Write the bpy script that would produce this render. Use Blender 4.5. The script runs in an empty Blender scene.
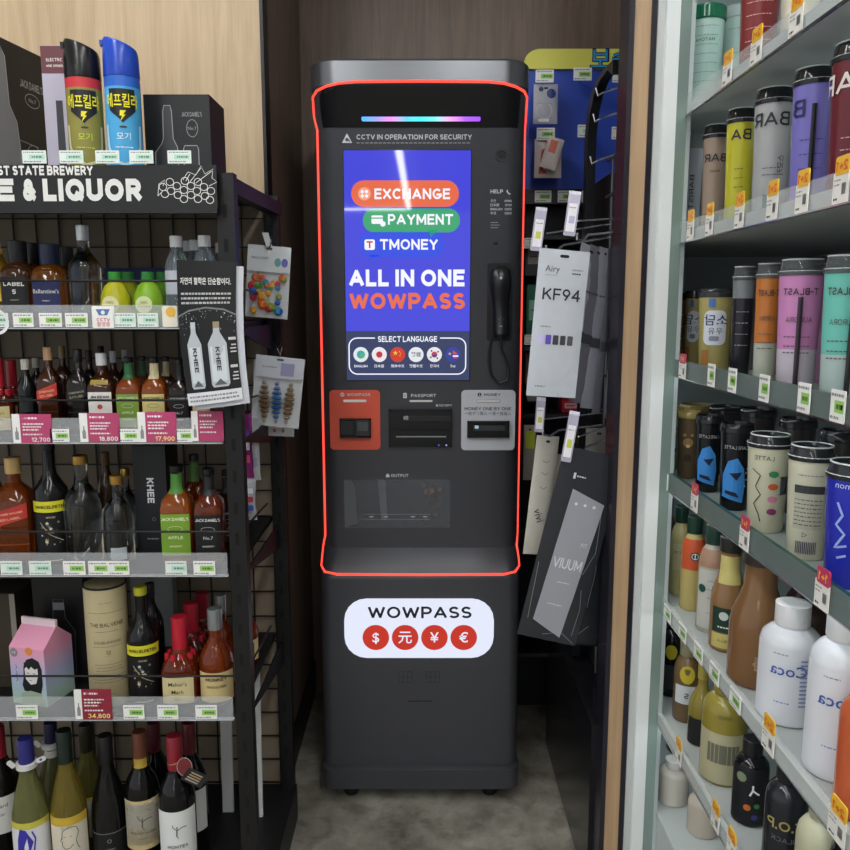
import bpy, math, random
from mathutils import Vector, Matrix
random.seed(7)
C = bpy.context.scene.collection
PI = math.pi
FOC, PIT, CZ = 786.0, math.radians(8.7), 1.4
cp, sp = math.cos(PIT), math.sin(PIT)

# ---- pixel -> world helpers (each point gets its own real depth) ----
def ray(px, py):
    u = (px-425)/FOC; v = (425-py)/FOC
    return Vector((u, cp+v*sp, -sp+v*cp))
def at(px, py, Y):
    d = ray(px, py); return Vector((0, 0, CZ))+d*(Y/d.y)
def atX(px, py, X):
    d = ray(px, py); return Vector((0, 0, CZ))+d*(X/d.x)
def dep(Y, z): return Y*cp+(CZ-z)*sp
def mpp(Y, z): return dep(Y, z)/FOC

# ---- materials ----
MATS = {}
def lin(c):
    return c/12.92 if c <= .04045 else ((c+.055)/1.055)**2.4
def rgb(h):
    h = h.lstrip('#'); return tuple(lin(int(h[i:i+2], 16)/255) for i in (0, 2, 4))
def mat(h, rough=.5, metal=0, trans=0, emit=0, alpha=1, coat=0, noise=0, ior=1.45, nscale=40):
    key = (h, rough, metal, trans, emit, alpha, coat, noise, nscale)
    if key in MATS: return MATS[key]
    m = bpy.data.materials.new('surface_%d' % len(MATS)); m.use_nodes = True
    nt = m.node_tree; b = nt.nodes['Principled BSDF']; col = rgb(h)
    b.inputs['Base Color'].default_value = (*col, 1)
    b.inputs['Roughness'].default_value = rough; b.inputs['Metallic'].default_value = metal
    b.inputs['Transmission Weight'].default_value = trans; b.inputs['IOR'].default_value = ior
    b.inputs['Alpha'].default_value = alpha; b.inputs['Coat Weight'].default_value = coat
    if emit:
        b.inputs['Emission Color'].default_value = (*col, 1); b.inputs['Emission Strength'].default_value = emit
        b.inputs['Base Color'].default_value = (0.02, 0.02, 0.02, 1)
    if noise:
        n = nt.nodes.new('ShaderNodeTexNoise'); n.inputs['Scale'].default_value = nscale; n.inputs['Detail'].default_value = 4
        tc = nt.nodes.new('ShaderNodeTexCoord'); nt.links.new(tc.outputs['Object'], n.inputs['Vector'])
        r = nt.nodes.new('ShaderNodeMix'); r.data_type = 'RGBA'
        r.inputs[6].default_value = (*[c*(1-noise) for c in col], 1); r.inputs[7].default_value = (*[min(1, c*(1+noise)) for c in col], 1)
        nt.links.new(n.outputs['Fac'], r.inputs[0]); nt.links.new(r.outputs[2], b.inputs['Base Color'])
    MATS[key] = m; return m
def wood(h1, h2, rough=.45, sx=6, sz=.5):
    m = bpy.data.materials.new('wood_veneer'); m.use_nodes = True; nt = m.node_tree; b = nt.nodes['Principled BSDF']
    b.inputs['Roughness'].default_value = rough
    tc = nt.nodes.new('ShaderNodeTexCoord'); mp = nt.nodes.new('ShaderNodeMapping'); mp.inputs['Scale'].default_value = (sx, sx, sz)
    n = nt.nodes.new('ShaderNodeTexNoise'); n.inputs['Scale'].default_value = 4; n.inputs['Detail'].default_value = 8; n.inputs['Distortion'].default_value = 1.2
    mp2 = nt.nodes.new('ShaderNodeMapping'); mp2.inputs['Scale'].default_value = (60, 60, 1.5)
    n2 = nt.nodes.new('ShaderNodeTexNoise'); n2.inputs['Scale'].default_value = 5; n2.inputs['Detail'].default_value = 3
    ad = nt.nodes.new('ShaderNodeMath'); ad.operation = 'MULTIPLY_ADD'; ad.inputs[1].default_value = .5
    r = nt.nodes.new('ShaderNodeValToRGB'); r.color_ramp.elements[0].position = .5; r.color_ramp.elements[1].position = 1.0
    r.color_ramp.elements[0].color = (*rgb(h1), 1); r.color_ramp.elements[1].color = (*rgb(h2), 1)
    L = nt.links.new
    L(tc.outputs['Object'], mp.inputs[0]); L(mp.outputs[0], n.inputs[0]); L(tc.outputs['Object'], mp2.inputs[0]); L(mp2.outputs[0], n2.inputs[0])
    L(n2.outputs['Fac'], ad.inputs[0]); L(n.outputs['Fac'], ad.inputs[2]); L(ad.outputs[0], r.inputs[0]); L(r.outputs[0], b.inputs['Base Color'])
    return m
def floor_mat():
    m = bpy.data.materials.new('worn_concrete'); m.use_nodes = True; nt = m.node_tree; b = nt.nodes['Principled BSDF']; L = nt.links.new
    tc = nt.nodes.new('ShaderNodeTexCoord')
    n = nt.nodes.new('ShaderNodeTexNoise'); n.inputs['Scale'].default_value = 4.5; n.inputs['Detail'].default_value = 10; n.inputs['Roughness'].default_value = .7
    n2 = nt.nodes.new('ShaderNodeTexNoise'); n2.inputs['Scale'].default_value = 14; n2.inputs['Detail'].default_value = 8; n2.inputs['Distortion'].default_value = .3
    L(tc.outputs['Object'], n.inputs[0]); L(tc.outputs['Object'], n2.inputs[0])
    r = nt.nodes.new('ShaderNodeValToRGB'); e = r.color_ramp.elements
    e[0].position = .3; e[0].color = (*rgb('#5c594f'), 1); e[1].position = .72; e[1].color = (*rgb('#b9b6a8'), 1)
    e2 = r.color_ramp.elements.new(.5); e2.color = (*rgb('#918d80'), 1)
    r2 = nt.nodes.new('ShaderNodeValToRGB'); r2.color_ramp.elements[0].position = .38; r2.color_ramp.elements[1].position = .5
    r2.color_ramp.elements[0].color = (.25, .24, .22, 1); r2.color_ramp.elements[1].color = (1, 1, 1, 1)
    mx = nt.nodes.new('ShaderNodeMix'); mx.data_type = 'RGBA'; mx.blend_type = 'MULTIPLY'; mx.inputs[0].default_value = .4
    L(n.outputs['Fac'], r.inputs[0]); L(n2.outputs['Fac'], r2.inputs[0]); L(r.outputs[0], mx.inputs[6]); L(r2.outputs[0], mx.inputs[7]); L(mx.outputs[2], b.inputs['Base Color'])
    bp = nt.nodes.new('ShaderNodeBump'); bp.inputs['Strength'].default_value = .15; L(n2.outputs['Fac'], bp.inputs['Height']); L(bp.outputs[0], b.inputs['Normal'])
    b.inputs['Roughness'].default_value = .55; return m


# ---- bold sans stroke lettering (capitals and digits) ----
A_ = lambda cx, cy, rx, ry, a, b: ('a', cx, cy, rx, ry, a, b)
GL = {
'A': (.78, [[(0, 0), (.39, 1), (.78, 0)], [(.15, .3), (.63, .3)]]), 'B': (.62, [[(.38, 0), (0, 0), (0, 1), (.36, 1)], [(0, .53), (.36, .53)], A_(.36, .765, .23, .235, -90, 90), A_(.38, .265, .25, .265, -90, 90)]),
'C': (.72, [A_(.4, .5, .4, .5, 45, 315)]), 'D': (.7, [[(.3, 0), (0, 0), (0, 1), (.3, 1)], A_(.3, .5, .4, .5, -90, 90)]), 'E': (.54, [[(.54, 1), (0, 1), (0, 0), (.54, 0)], [(0, .52), (.48, .52)]]),
'F': (.52, [[(.52, 1), (0, 1), (0, 0)], [(0, .5), (.46, .5)]]), 'G': (.76, [A_(.4, .5, .4, .5, 45, 345), [(.42, .42), (.78, .42), (.78, .3)]]), 'H': (.66, [[(0, 0), (0, 1)], [(.66, 0), (.66, 1)], [(0, .52), (.66, .52)]]),
'I': (.0, [[(0, 0), (0, 1)]]), 'J': (.5, [[(.5, 1), (.5, .25)], A_(.25, .25, .25, .25, 180, 360)]), 'K': (.64, [[(0, 0), (0, 1)], [(.6, 1), (.06, .42)], [(.22, .6), (.64, 0)]]), 'L': (.48, [[(0, 1), (0, 0), (.48, 0)]]),
'M': (.84, [[(0, 0), (0, 1)], [(.84, 0), (.84, 1)], [(.04, .96), (.42, .2), (.80, .96)]]), 'N': (.68, [[(0, 0), (0, 1)], [(.68, 0), (.68, 1)], [(.03, .97), (.65, .03)]]), 'O': (.8, [A_(.4, .5, .4, .5, 0, 360)]),
'P': (.6, [[(0, 0), (0, 1), (.33, 1)], [(0, .42), (.33, .42)], A_(.33, .71, .27, .29, -90, 90)]), 'Q': (.8, [A_(.4, .5, .4, .5, 0, 360), [(.48, .25), (.78, 0)]]), 'R': (.62, [[(0, 0), (0, 1), (.33, 1)], [(0, .45), (.33, .45)], A_(.33, .725, .26, .275, -90, 90), [(.32, .42), (.62, 0)]]),
'S': (.58, [A_(.29, .745, .27, .255, 25, 270), A_(.29, .245, .29, .245, -155, 90)]), 'T': (.66, [[(0, 1), (.66, 1)], [(.33, 0), (.33, 1)]]), 'U': (.66, [[(0, 1), (0, .33)], [(.66, 1), (.66, .33)], A_(.33, .33, .33, .33, 180, 360)]),
'V': (.74, [[(0, 1), (.37, 0), (.74, 1)]]), 'W': (1.06, [[(0, 1), (.26, 0), (.53, .9), (.8, 0), (1.06, 1)]]), 'X': (.68, [[(0, 0), (.68, 1)], [(0, 1), (.68, 0)]]), 'Y': (.7, [[(0, 1), (.35, .45), (.7, 1)], [(.35, 0), (.35, .45)]]),
'Z': (.6, [[(0, 1), (.6, 1), (0, 0), (.6, 0)]]), '0': (.56, [A_(.28, .5, .28, .5, 0, 360)]), '1': (.25, [[(0, .8), (.25, 1), (.25, 0)]]), '2': (.54, [A_(.27, .72, .27, .28, -25, 170), [(.5, .58), (0, 0), (.54, 0)]]),
'3': (.54, [A_(.26, .75, .25, .25, -80, 160), A_(.26, .26, .28, .26, -160, 85)]), '4': (.6, [[(.46, 0), (.46, 1), (0, .28), (.6, .28)]]), '5': (.54, [[(.5, 1), (.06, 1), (.03, .5)], A_(.25, .3, .29, .3, -150, 130)]),
'6': (.56, [A_(.28, .3, .28, .3, 0, 360), [(.02, .4), (.36, 1)]]), '7': (.54, [[(0, 1), (.54, 1), (.18, 0)]]), '8': (.56, [A_(.28, .76, .24, .24, 0, 360), A_(.28, .26, .28, .26, 0, 360)]), '9': (.56, [A_(.28, .7, .28, .3, 0, 360), [(.54, .6), (.2, 0)]]),
'+': (.5, [[(0, .45), (.5, .45)], [(.25, .2), (.25, .7)]]), '.': (.0, [[(0, 0), (0, .03)]]), ',': (.05, [[(.06, .05), (0, -.15)]]), '-': (.35, [[(0, .45), (.35, .45)]]), "'": (.0, [[(0, 1), (0, .8)]]), ':': (.0, [[(0, .1), (0, .14)], [(0, .6), (0, .64)]]),
'&': (.72, [A_(.3, .76, .2, .24, 0, 360), A_(.28, .27, .28, .27, 40, 330), [(.2, .6), (.7, 0)], [(.45, .1), (.7, .45)]]), '/': (.4, [[(0, 0), (.4, 1)]]),
}
def strokemesh(s, w):
    V = []; F = []; x = 0; q = lambda t: (t[0]+w/2, w/2+t[1]*(1-w))
    def quads(a, b, ea, eb):
        a = Vector(a); b = Vector(b); d = (b-a); L = d.length
        if L < 1e-6: return
        d /= L; n = Vector((-d.y, d.x))*w/2; a = a-d*ea; b = b+d*eb; k = len(V)
        V.extend([a+n, a-n, b-n, b+n]); F.append((k, k+1, k+2, k+3))
    for ch in s:
        if ch == ' ': x += .34; continue
        W, st = GL[ch]
        for p in st:
            if p[0] == 'a':
                _, cx, cy, rx, ry, a, b = p; n = max(6, int(abs(b-a)/22)); P = [q((cx+rx*math.cos(math.radians(a+(b-a)*i/n)), cy+ry*math.sin(math.radians(a+(b-a)*i/n)))) for i in range(n+1)]
                k = len(V); m = len(P); full = abs(b-a) >= 360
                for i in range(m):
                    if full: A = Vector(P[(i-1) % (m-1)]); Bq = Vector(P[(i+1) % (m-1)])
                    else: A = Vector(P[max(0, i-1)]); Bq = Vector(P[min(m-1, i+1)])
                    d = (Bq-A).normalized(); nn = Vector((-d.y, d.x))*w/2; V.extend([Vector(P[i])+nn+Vector((x, 0)), Vector(P[i])-nn+Vector((x, 0))])
                for i in range(m-1): F.append((k+2*i, k+2*i+1, k+2*i+3, k+2*i+2))
            else:
                for a, b in zip(p, p[1:]):
                    ax = a[0] == b[0] or a[1] == b[1]; e = w/2 if (ax and len(p) > 2) else (0 if not ax else (w/2 if W == 0 or a[0] == b[0] else 0)); e = w/2 if ax else w*.28
                    a2 = q(a); b2 = q(b); quads((a2[0]+x, a2[1]), (b2[0]+x, b2[1]), e, e)
        x += W+w+.13
    zz = {}
    for i, f in enumerate(F):
        for v in f: zz[v] = (i % 12)*1.5e-5
    return [Vector((v[0], v[1], zz.get(i, 0))) for i, v in enumerate(V)], F

# ---- text cache ----
TX = {}
def textmesh(s, bold):
    k = (s, bold)
    if k in TX: return TX[k]
    if s != 'H' and all(c in GL or c == ' ' for c in s):
        V, F = strokemesh(s, min(.30, .12+abs(bold)*5.5)); x0 = min(v.x for v in V); x1 = max(v.x for v in V)
        TX[k] = (V, F, x0, x1, 0, 1, 1); return TX[k]
    bold = bold*.4
    cu = bpy.data.curves.new('t', 'FONT'); cu.body = s; cu.size = 1; cu.resolution_u = 2; cu.offset = bold; cu.fill_mode = 'FRONT' if hasattr(cu, 'fill_mode') else 'BOTH'
    try: cu.fill_mode = 'FRONT'
    except Exception: pass
    o = bpy.data.objects.new('t', cu); C.objects.link(o); bpy.context.view_layer.update()
    me = o.to_mesh(); V = [v.co.copy() for v in me.vertices]; F = [tuple(p.vertices) for p in me.polygons]
    o.to_mesh_clear(); bpy.data.objects.remove(o); bpy.data.curves.remove(cu)
    if V:
        x0 = min(v.x for v in V); x1 = max(v.x for v in V); y0 = min(v.y for v in V); y1 = max(v.y for v in V)
    else: x0 = x1 = y0 = y1 = 0
    TX[k] = (V, F, x0, x1, y0, y1, 0); return TX[k]

# ---- mesh builder ----
def plane(o, ux, uy, eps=0):
    o = Vector(o); ux = Vector(ux).normalized(); uy = Vector(uy).normalized(); n = ux.cross(uy)
    return lambda x, y, e=0: o+ux*x+uy*y+n*(eps+e)
def front(Y, eps=0):                       # a surface facing the aisle (-Y): x = world X, y = world Z
    return lambda x, y, e=0: Vector((x, Y-eps-e, y))
def side(X, eps=0):                        # facing -X: x = world Y
    return lambda x, y, e=0: Vector((X-eps-e, x, y))
def clipx(P, a, sg):
    out = []
    for i in range(len(P)):
        p, q = P[i-1], P[i]; dp, dq = (p[0]-a)*sg, (q[0]-a)*sg
        if (dp < 0) != (dq < 0): t = dp/(dp-dq); out.append((a, p[1]+(q[1]-p[1])*t))
        if dq >= 0: out.append((q[0], q[1]))
    return out
class B:
    def __init__(s): s.v = []; s.f = []; s.m = []; s.mats = []
    def mi(s, m):
        if m not in s.mats: s.mats.append(m)
        return s.mats.index(m)
    def add(s, V, F, m):
        n = len(s.v); s.v += [Vector(p) for p in V]; k = s.mi(m)
        for f in F: s.f.append([i+n for i in f]); s.m.append(k)
        return s
    def box(s, x0, x1, y0, y1, z0, z1, m):
        V = [(x, y, z) for z in (z0, z1) for y in (y0, y1) for x in (x0, x1)]
        return s.add(V, [(0, 2, 3, 1), (4, 5, 7, 6), (0, 1, 5, 4), (2, 6, 7, 3), (0, 4, 6, 2), (1, 3, 7, 5)], m)
    def obox(s, o, ux, uy, uz, m):         # oriented box from a corner and three edge vectors
        o = Vector(o); ux = Vector(ux); uy = Vector(uy); uz = Vector(uz)
        V = [o+ux*i+uy*j+uz*k for k in (0, 1) for j in (0, 1) for i in (0, 1)]
        return s.add(V, [(0, 2, 3, 1), (4, 5, 7, 6), (0, 1, 5, 4), (2, 6, 7, 3), (0, 4, 6, 2), (1, 3, 7, 5)], m)
    def lathe(s, prof, m, seg=24, o=(0, 0, 0)):
        V = []; F = []; o = Vector(o)
        for p in prof:
            r, z = p[0], p[1]; n = p[2] if len(p) > 2 else 2
            for i in range(seg):
                a = 2*PI*(i+.5)/seg; k = sup(a, n)*r; V.append(o+Vector((math.sin(a)*k, -math.cos(a)*k, z)))
        for j in range(len(prof)-1):
            for i in range(seg):
                i2 = (i+1) % seg; F.append((j*seg+i, j*seg+i2, (j+1)*seg+i2, (j+1)*seg+i))
        F.append(tuple(range(seg))[::-1]); F.append(tuple((len(prof)-1)*seg+i for i in range(seg)))
        return s.add(V, F, m)
    def prism(s, pts, F, m, t=.002):       # 2-D outline pushed out to thickness t
        n = len(pts); V = [F(x, y, t) for x, y in pts]+[F(x, y, 0) for x, y in pts]
        fs = [tuple(range(n)), tuple(range(2*n-1, n-1, -1))]+[(i, n+i, n+(i+1) % n, (i+1) % n) for i in range(n)]
        return s.add(V, fs, m)
    def shape(s, pts, F, m, e=0):
        st = getattr(F, 'strip', 0)
        if st:
            x0 = min(p[0] for p in pts); x1 = max(p[0] for p in pts); n = int((x1-x0)/st)+1
            if n > 1:
                for i in range(n):
                    a = x0+(x1-x0)*i/n; b = x0+(x1-x0)*(i+1)/n; P = clipx(clipx(pts, a, 1), b, -1)
                    if len(P) > 2: s.add([F(x, y, e) for x, y in P], [tuple(range(len(P)))], m)
                return s
        return s.add([F(x, y, e) for x, y in pts], [tuple(range(len(pts)))], m)
    def grid(s, x0, x1, y0, y1, F, m, nx=8, ny=1, e=0):
        V = [F(x0+(x1-x0)*i/nx, y0+(y1-y0)*j/ny, e) for j in range(ny+1) for i in range(nx+1)]
        return s.add(V, [(j*(nx+1)+i, j*(nx+1)+i+1, (j+1)*(nx+1)+i+1, (j+1)*(nx+1)+i) for j in range(ny) for i in range(nx)], m)
    def rr(s, x0, x1, y0, y1, r, F, m, t=0, e=0):
        P = []
        for cx, cy, a in ((x1-r, y1-r, 0), (x0+r, y1-r, 90), (x0+r, y0+r, 180), (x1-r, y0+r, 270)):
            for k in range(6):
                b = math.radians(a+k*18); P.append((cx+r*math.cos(b), cy+r*math.sin(b)))
        if t: return s.prism(P, (lambda x, y, q=0: F(x, y, e+q)), m, t)
        return s.shape(P, F, m, e)
    def disc(s, cx, cy, r, F, m, e=0, n=20, ry=None):
        ry = ry or r
        return s.shape([(cx+r*math.cos(2*PI*i/n), cy+ry*math.sin(2*PI*i/n)) for i in range(n)], F, m, e)
    def stroke(s, pts, w, F, m, e=0, closed=False):
        P = [Vector((p[0], p[1])) for p in pts]; st = getattr(F, 'strip', 0)
        if st:
            Q = []
            for i in range(len(P) if closed else len(P)-1):
                a, b = P[i], P[(i+1) % len(P)]; k = int((b-a).length/st)+1; Q += [a+(b-a)*j/k for j in range(k)]
            P = Q if closed else Q+[P[-1]]
        n = len(P); V = []; fs = []
        for i in range(n):
            a = P[i-1] if (i > 0 or closed) else P[i]; b = P[(i+1) % n] if (i < n-1 or closed) else P[i]
            d = (b-a); d = d.normalized() if d.length > 0 else Vector((1, 0)); q = Vector((-d.y, d.x))*w/2
            V += [F(P[i].x+q.x, P[i].y+q.y, e), F(P[i].x-q.x, P[i].y-q.y, e)]
        for i in range(n if closed else n-1):
            j = (i+1) % n; fs.append((2*i, 2*i+1, 2*j+1, 2*j))
        return s.add(V, fs, m)
    def ring(s, cx, cy, r, w, F, m, e=0, n=20, ry=None, a0=0, a1=360):
        ry = ry or r; full = a1-a0 == 360; k = n if full else n+1
        return s.stroke([(cx+r*math.cos(math.radians(a0+(a1-a0)*i/n)), cy+ry*math.sin(math.radians(a0+(a1-a0)*i/n))) for i in range(k)], w, F, m, e, full)
    def text(s, t, h, x, y, F, m, al='C', bold=0.0, mir=False, rot=0, e=0, w=None, sx=1):
        V, Fc, x0, x1, y0, y1, stk = textmesh(t, bold)
        if not V: return s
        cap = textmesh('H', 0); ch = 1 if stk else cap[5]-cap[4]; k = h/ch; kx = k*sx
        if w: kx = w/(x1-x0)
        off = {'C': (x0+x1)/2, 'L': x0, 'R': x1}[al]; cr, sr = math.cos(rot), math.sin(rot); P = []
        for v in V:
            a = (v.x-off)*kx; b = v.y*k-h/2
            if mir: a = -a
            P.append(F(x+a*cr-b*sr, y+a*sr+b*cr, e+v.z))
        return s.add(P, Fc, m)
    def tube(s, pts, r, m, seg=8, closed=False):
        P = [Vector(p) for p in pts]; n = len(P); V = []; fs = []; up = Vector((0, 0, 1)); prev = None
        for i in range(n):
            a = P[i-1] if (i > 0 or closed) else P[i]; b = P[(i+1) % n] if (i < n-1 or closed) else P[i]
            d = (b-a).normalized()
            if prev is None: q = d.cross(up) if abs(d.z) < .9 else d.cross(Vector((1, 0, 0)))
            else: q = prev-d*prev.dot(d)
            q.normalize(); prev = q; w = d.cross(q)
            for k in range(seg):
                t = 2*PI*k/seg; V.append(P[i]+(q*math.cos(t)+w*math.sin(t))*r)
        for i in range(n if closed else n-1):
            j = (i+1) % n
            for k in range(seg):
                k2 = (k+1) % seg; fs.append((i*seg+k, i*seg+k2, j*seg+k2, j*seg+k))
        if not closed: fs += [tuple(range(seg))[::-1], tuple((n-1)*seg+k for k in range(seg))]
        return s.add(V, fs, m)
    def loft(s, rings, m, caps=True):
        n = len(rings[0]); V = [p for r in rings for p in r]; fs = []
        for j in range(len(rings)-1):
            for i in range(n): i2 = (i+1) % n; fs.append((j*n+i, j*n+i2, (j+1)*n+i2, (j+1)*n+i))
        if caps: fs += [tuple(range(n))[::-1], tuple((len(rings)-1)*n+i for i in range(n))]
        return s.add(V, fs, m)
    def build(s, name, parent=None, world=False, recalc=False, ang=35):
        me = bpy.data.meshes.new(name); off = parent_loc(parent) if (world and parent) else Vector((0, 0, 0))
        me.from_pydata([tuple(v-off) for v in s.v], [], s.f)
        for m in s.mats: me.materials.append(m)
        for p, k in zip(me.polygons, s.m): p.material_index = k; p.use_smooth = True
        if recalc:
            import bmesh
            b = bmesh.new(); b.from_mesh(me); bmesh.ops.recalc_face_normals(b, faces=b.faces); b.to_mesh(me); b.free()
        me.update()
        me.set_sharp_from_angle(angle=math.radians(ang))
        o = bpy.data.objects.new(name, me); C.objects.link(o)
        if parent: o.parent = parent
        return o
def parent_loc(p):
    v = Vector(p.location)
    while p.parent: p = p.parent; v += Vector(p.location)
    return v
def sup(a, n):
    if n == 2: return 1
    return 1/((abs(math.cos(a))**n+abs(math.sin(a))**n)**(1/n))
def cyl(rfun, nfun=lambda z: 2, eps=.0008, o=(0, 0, 0)):   # wrap round an upright body; x in metres along the front
    o = Vector(o)
    def F(x, z, e=0):
        R = max(rfun(z), .002); n = nfun(z); a = x/R if n < 3 else math.atan2(x, R)
        r = R*sup(a, n)+eps+e
        return o+Vector((math.sin(a)*r, -math.cos(a)*r, z))
    F.strip = .007; return F

def tagp(o, label=None, cat=None, group=None, kind=None):
    if label: o['label'] = label
    if cat: o['category'] = cat
    if group: o['group'] = group
    if kind: o['kind'] = kind
    return o
def thing(name, label, cat, loc=(0, 0, 0), rz=0, group=None):
    o = bpy.data.objects.new(name, None); o.empty_display_size = .03; C.objects.link(o); o.location = loc; o.rotation_euler = (0, 0, rz)
    return tagp(o, label, cat, group)
def struct(b, name): return tagp(b.build(name), kind='structure')

BLK = mat('#141517', .4); BLKG = mat('#0c0d0f', .15); WHT = mat('#f2f2ee', .5); GRY = mat('#8c8f92', .5)
CHR = mat('#d8dadc', .18, metal=1); CLR = mat('#dfe6e8', .08, alpha=.28); PAPER = mat('#f4f3ec', .6)
INK = mat('#1b1b1d', .6); RED = mat('#c42a2c', .5); GRN = mat('#9ccf6a', .5)
GLASS = mat('#e6eef0', .03, trans=1)

# ---- setting ----
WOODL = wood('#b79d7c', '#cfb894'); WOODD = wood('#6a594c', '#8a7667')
ZTOP = 2.95
struct(B().box(-3.2, 3.2, -9.5, 2.9, -.05, 0, floor_mat()), 'floor')
struct(B().box(-3.2, 3.2, -9.5, 2.9, ZTOP, ZTOP+.05, mat('#dcdcd8', .8, noise=.04)), 'ceiling')
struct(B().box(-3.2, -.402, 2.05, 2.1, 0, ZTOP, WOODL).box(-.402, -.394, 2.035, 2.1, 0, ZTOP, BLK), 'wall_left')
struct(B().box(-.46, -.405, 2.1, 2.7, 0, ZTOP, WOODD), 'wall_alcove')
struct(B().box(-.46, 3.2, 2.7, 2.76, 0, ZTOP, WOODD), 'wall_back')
X0 = .505; YE = 1.6
struct(B().box(1.12, 1.18, -9.5, 2.7, 0, ZTOP, mat('#8a8580', .6, noise=.1)), 'wall_right')
def xs(a, Y=1.62): return at(a, 0, Y).x
struct(B().box(xs(635), xs(652), 1.62, 1.69, 0, ZTOP, wood('#a98a68', '#bfa07c', sx=14)), 'trim_1')
struct(B().box(xs(629.5), xs(635), 1.615, 1.69, 0, ZTOP, mat('#201d26', .25)).box(xs(652), xs(659), 1.615, 1.69, 0, ZTOP, mat('#201d26', .25)), 'trim_2')
# low black skirting of the alcove
struct(B().box(-.405, -.398, 2.1, 2.7, 0, .12, BLK), 'baseboard_alcove')

# ---- ceiling lamps: linear tubes above the aisle ----
LAMP = mat('#ffffff', .5, emit=27)
def lamp(x0, x1, y0, y1, label):
    t = thing('linear_ceiling_lamp', label, 'ceiling light', ((x0+x1)/2, (y0+y1)/2, ZTOP-.05), group='linear ceiling lamps')
    B().box(x0-.02, x1+.02, y0-.02, y1+.02, ZTOP-.03, ZTOP-.001, WHT).build('housing', t, True)
    B().box(x0, x1, y0, y1, ZTOP-.05, ZTOP-.03, LAMP).build('diffuser', t, True)
ll = 'long white linear lamp recessed in the shop ceiling'
lamp(-.29, -.23, -8.7, -3.0, ll); lamp(-1.5, -.31, -8.78, -8.7, ll); lamp(-.9, -.78, -1.5, .9, ll); lamp(.3, .42, -1.6, .8, ll)
lamp(1.1, 1.22, -5, -1.9, ll); lamp(-1.9, -1.78, -5, -1.9, ll); lamp(-1.5, -.5, 1.15, 1.25, ll)

# ---- camera, world ----
cam = bpy.data.objects.new('camera', bpy.data.cameras.new('camera')); C.objects.link(cam)
cam.data.sensor_width = 36; cam.data.lens = 36*FOC/850; cam.location = (0, 0, CZ); cam.rotation_euler = (PI/2-PIT, 0, 0); cam.data.clip_start = .01
bpy.context.scene.camera = cam
w = bpy.data.worlds.new('shop_air'); bpy.context.scene.world = w; w.use_nodes = True
w.node_tree.nodes['Background'].inputs[0].default_value = (.92, .96, 1, 1); w.node_tree.nodes['Background'].inputs[1].default_value = .8
vs = bpy.context.scene.view_settings; vs.view_transform = 'Standard'; vs.look = 'None'; vs.gamma = 1; vs.exposure = 0; vs.use_curve_mapping = False
# =================== KIOSK ===================
FY = 2.11; KX = -.013; KW = .274
kiosk = thing('currency_exchange_kiosk', 'tall dark grey exchange kiosk with glowing blue screen and red light outline, in the alcove', 'kiosk', (KX, 2.3, 0))
SHELL = mat('#47484d', .38, metal=.3, noise=.05); BAND = mat('#74777b', .3, metal=.75); FACE = mat('#45464b', .42, coat=.1, noise=.04)
def kz(py, Y): return at(425, py, Y).z
def foot(z, w, f, r, back=2.58):
    P = []
    for cx, cy, a in ((KX+w-r, f+r, 270), (KX+w-r, back-r, 0), (KX-w+r, back-r, 90), (KX-w+r, f+r, 180)):
        for k in range(9):
            b = math.radians(a+k*90/8); P.append(Vector((cx+r*math.cos(b), cy+r*math.sin(b), z)))
    return P
zb = kz(766, 2.05); z0 = kz(576, 2.05); z1 = kz(549, FY)+.004; z2 = kz(128, FY); z3 = kz(112, 2.08); zt = kz(58, 2.07)
RC = .05
lev = [(zb, KW, 2.05, .03), (z0-.01, KW, 2.05, .03), (z0, KW, 2.052, .035), (z1, KW, FY, RC), (z2, KW, FY, RC), (kz(84, 2.07), KW+.006, 2.07, .07)]
B().loft([foot(*l) for l in lev], SHELL).build('cabinet', kiosk, True)
zl = lev[-1][0]
B().loft([foot(zl, KW+.006, 2.07, .07), foot(zt-.006, KW+.006, 2.07, .07), foot(zt, KW, 2.076, .065)], BAND).build('top_band', kiosk, True)
bz0 = kz(790, 2.04); bz1 = kz(767, 2.04)
B().loft([foot(bz0, KW, 2.045, .035), foot(bz0+.006, KW+.006, 2.035, .035), foot(bz1-.006, KW+.006, 2.035, .035), foot(bz1, KW, 2.045, .035)], mat('#4a4b50', .35, metal=.4)).build('plinth', kiosk, True)
for x in (-.2, .2):
    for y in (2.1, 2.5): B().lathe([(.02, 0), (.022, .004), (.022, bz0-.004), (.016, bz0)], BLK, 16, (KX+x, y, 0)).build('levelling_foot', kiosk, True)
def fat(z, tab=lev):
    for a, b in zip(tab, tab[1:]):
        if a[0] <= z <= b[0]:
            t = (z-a[0])/(b[0]-a[0]); return [a[i]+(b[i]-a[i])*t for i in (1, 2, 3)]
    return list(tab[-1][1:] if z > tab[-1][0] else tab[0][1:])
def KF(x, z, e=0):
    w, f, r = fat(z); d = abs(x-KX)-(w-r); y = f
    if d > 0: y = f+r-math.sqrt(max(r*r-d*d, (r*.12)**2))
    return Vector((x, y-.0006-e, z))
F0 = front(FY, .0006); F2 = front(2.05, .0006)
def k(px, py): p = at(px, py, FY); return p.x, p.z
def kl(px, py): p = at(px, py, 2.05); return p.x, p.z
MPX = mpp(FY, 1.4)
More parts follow.
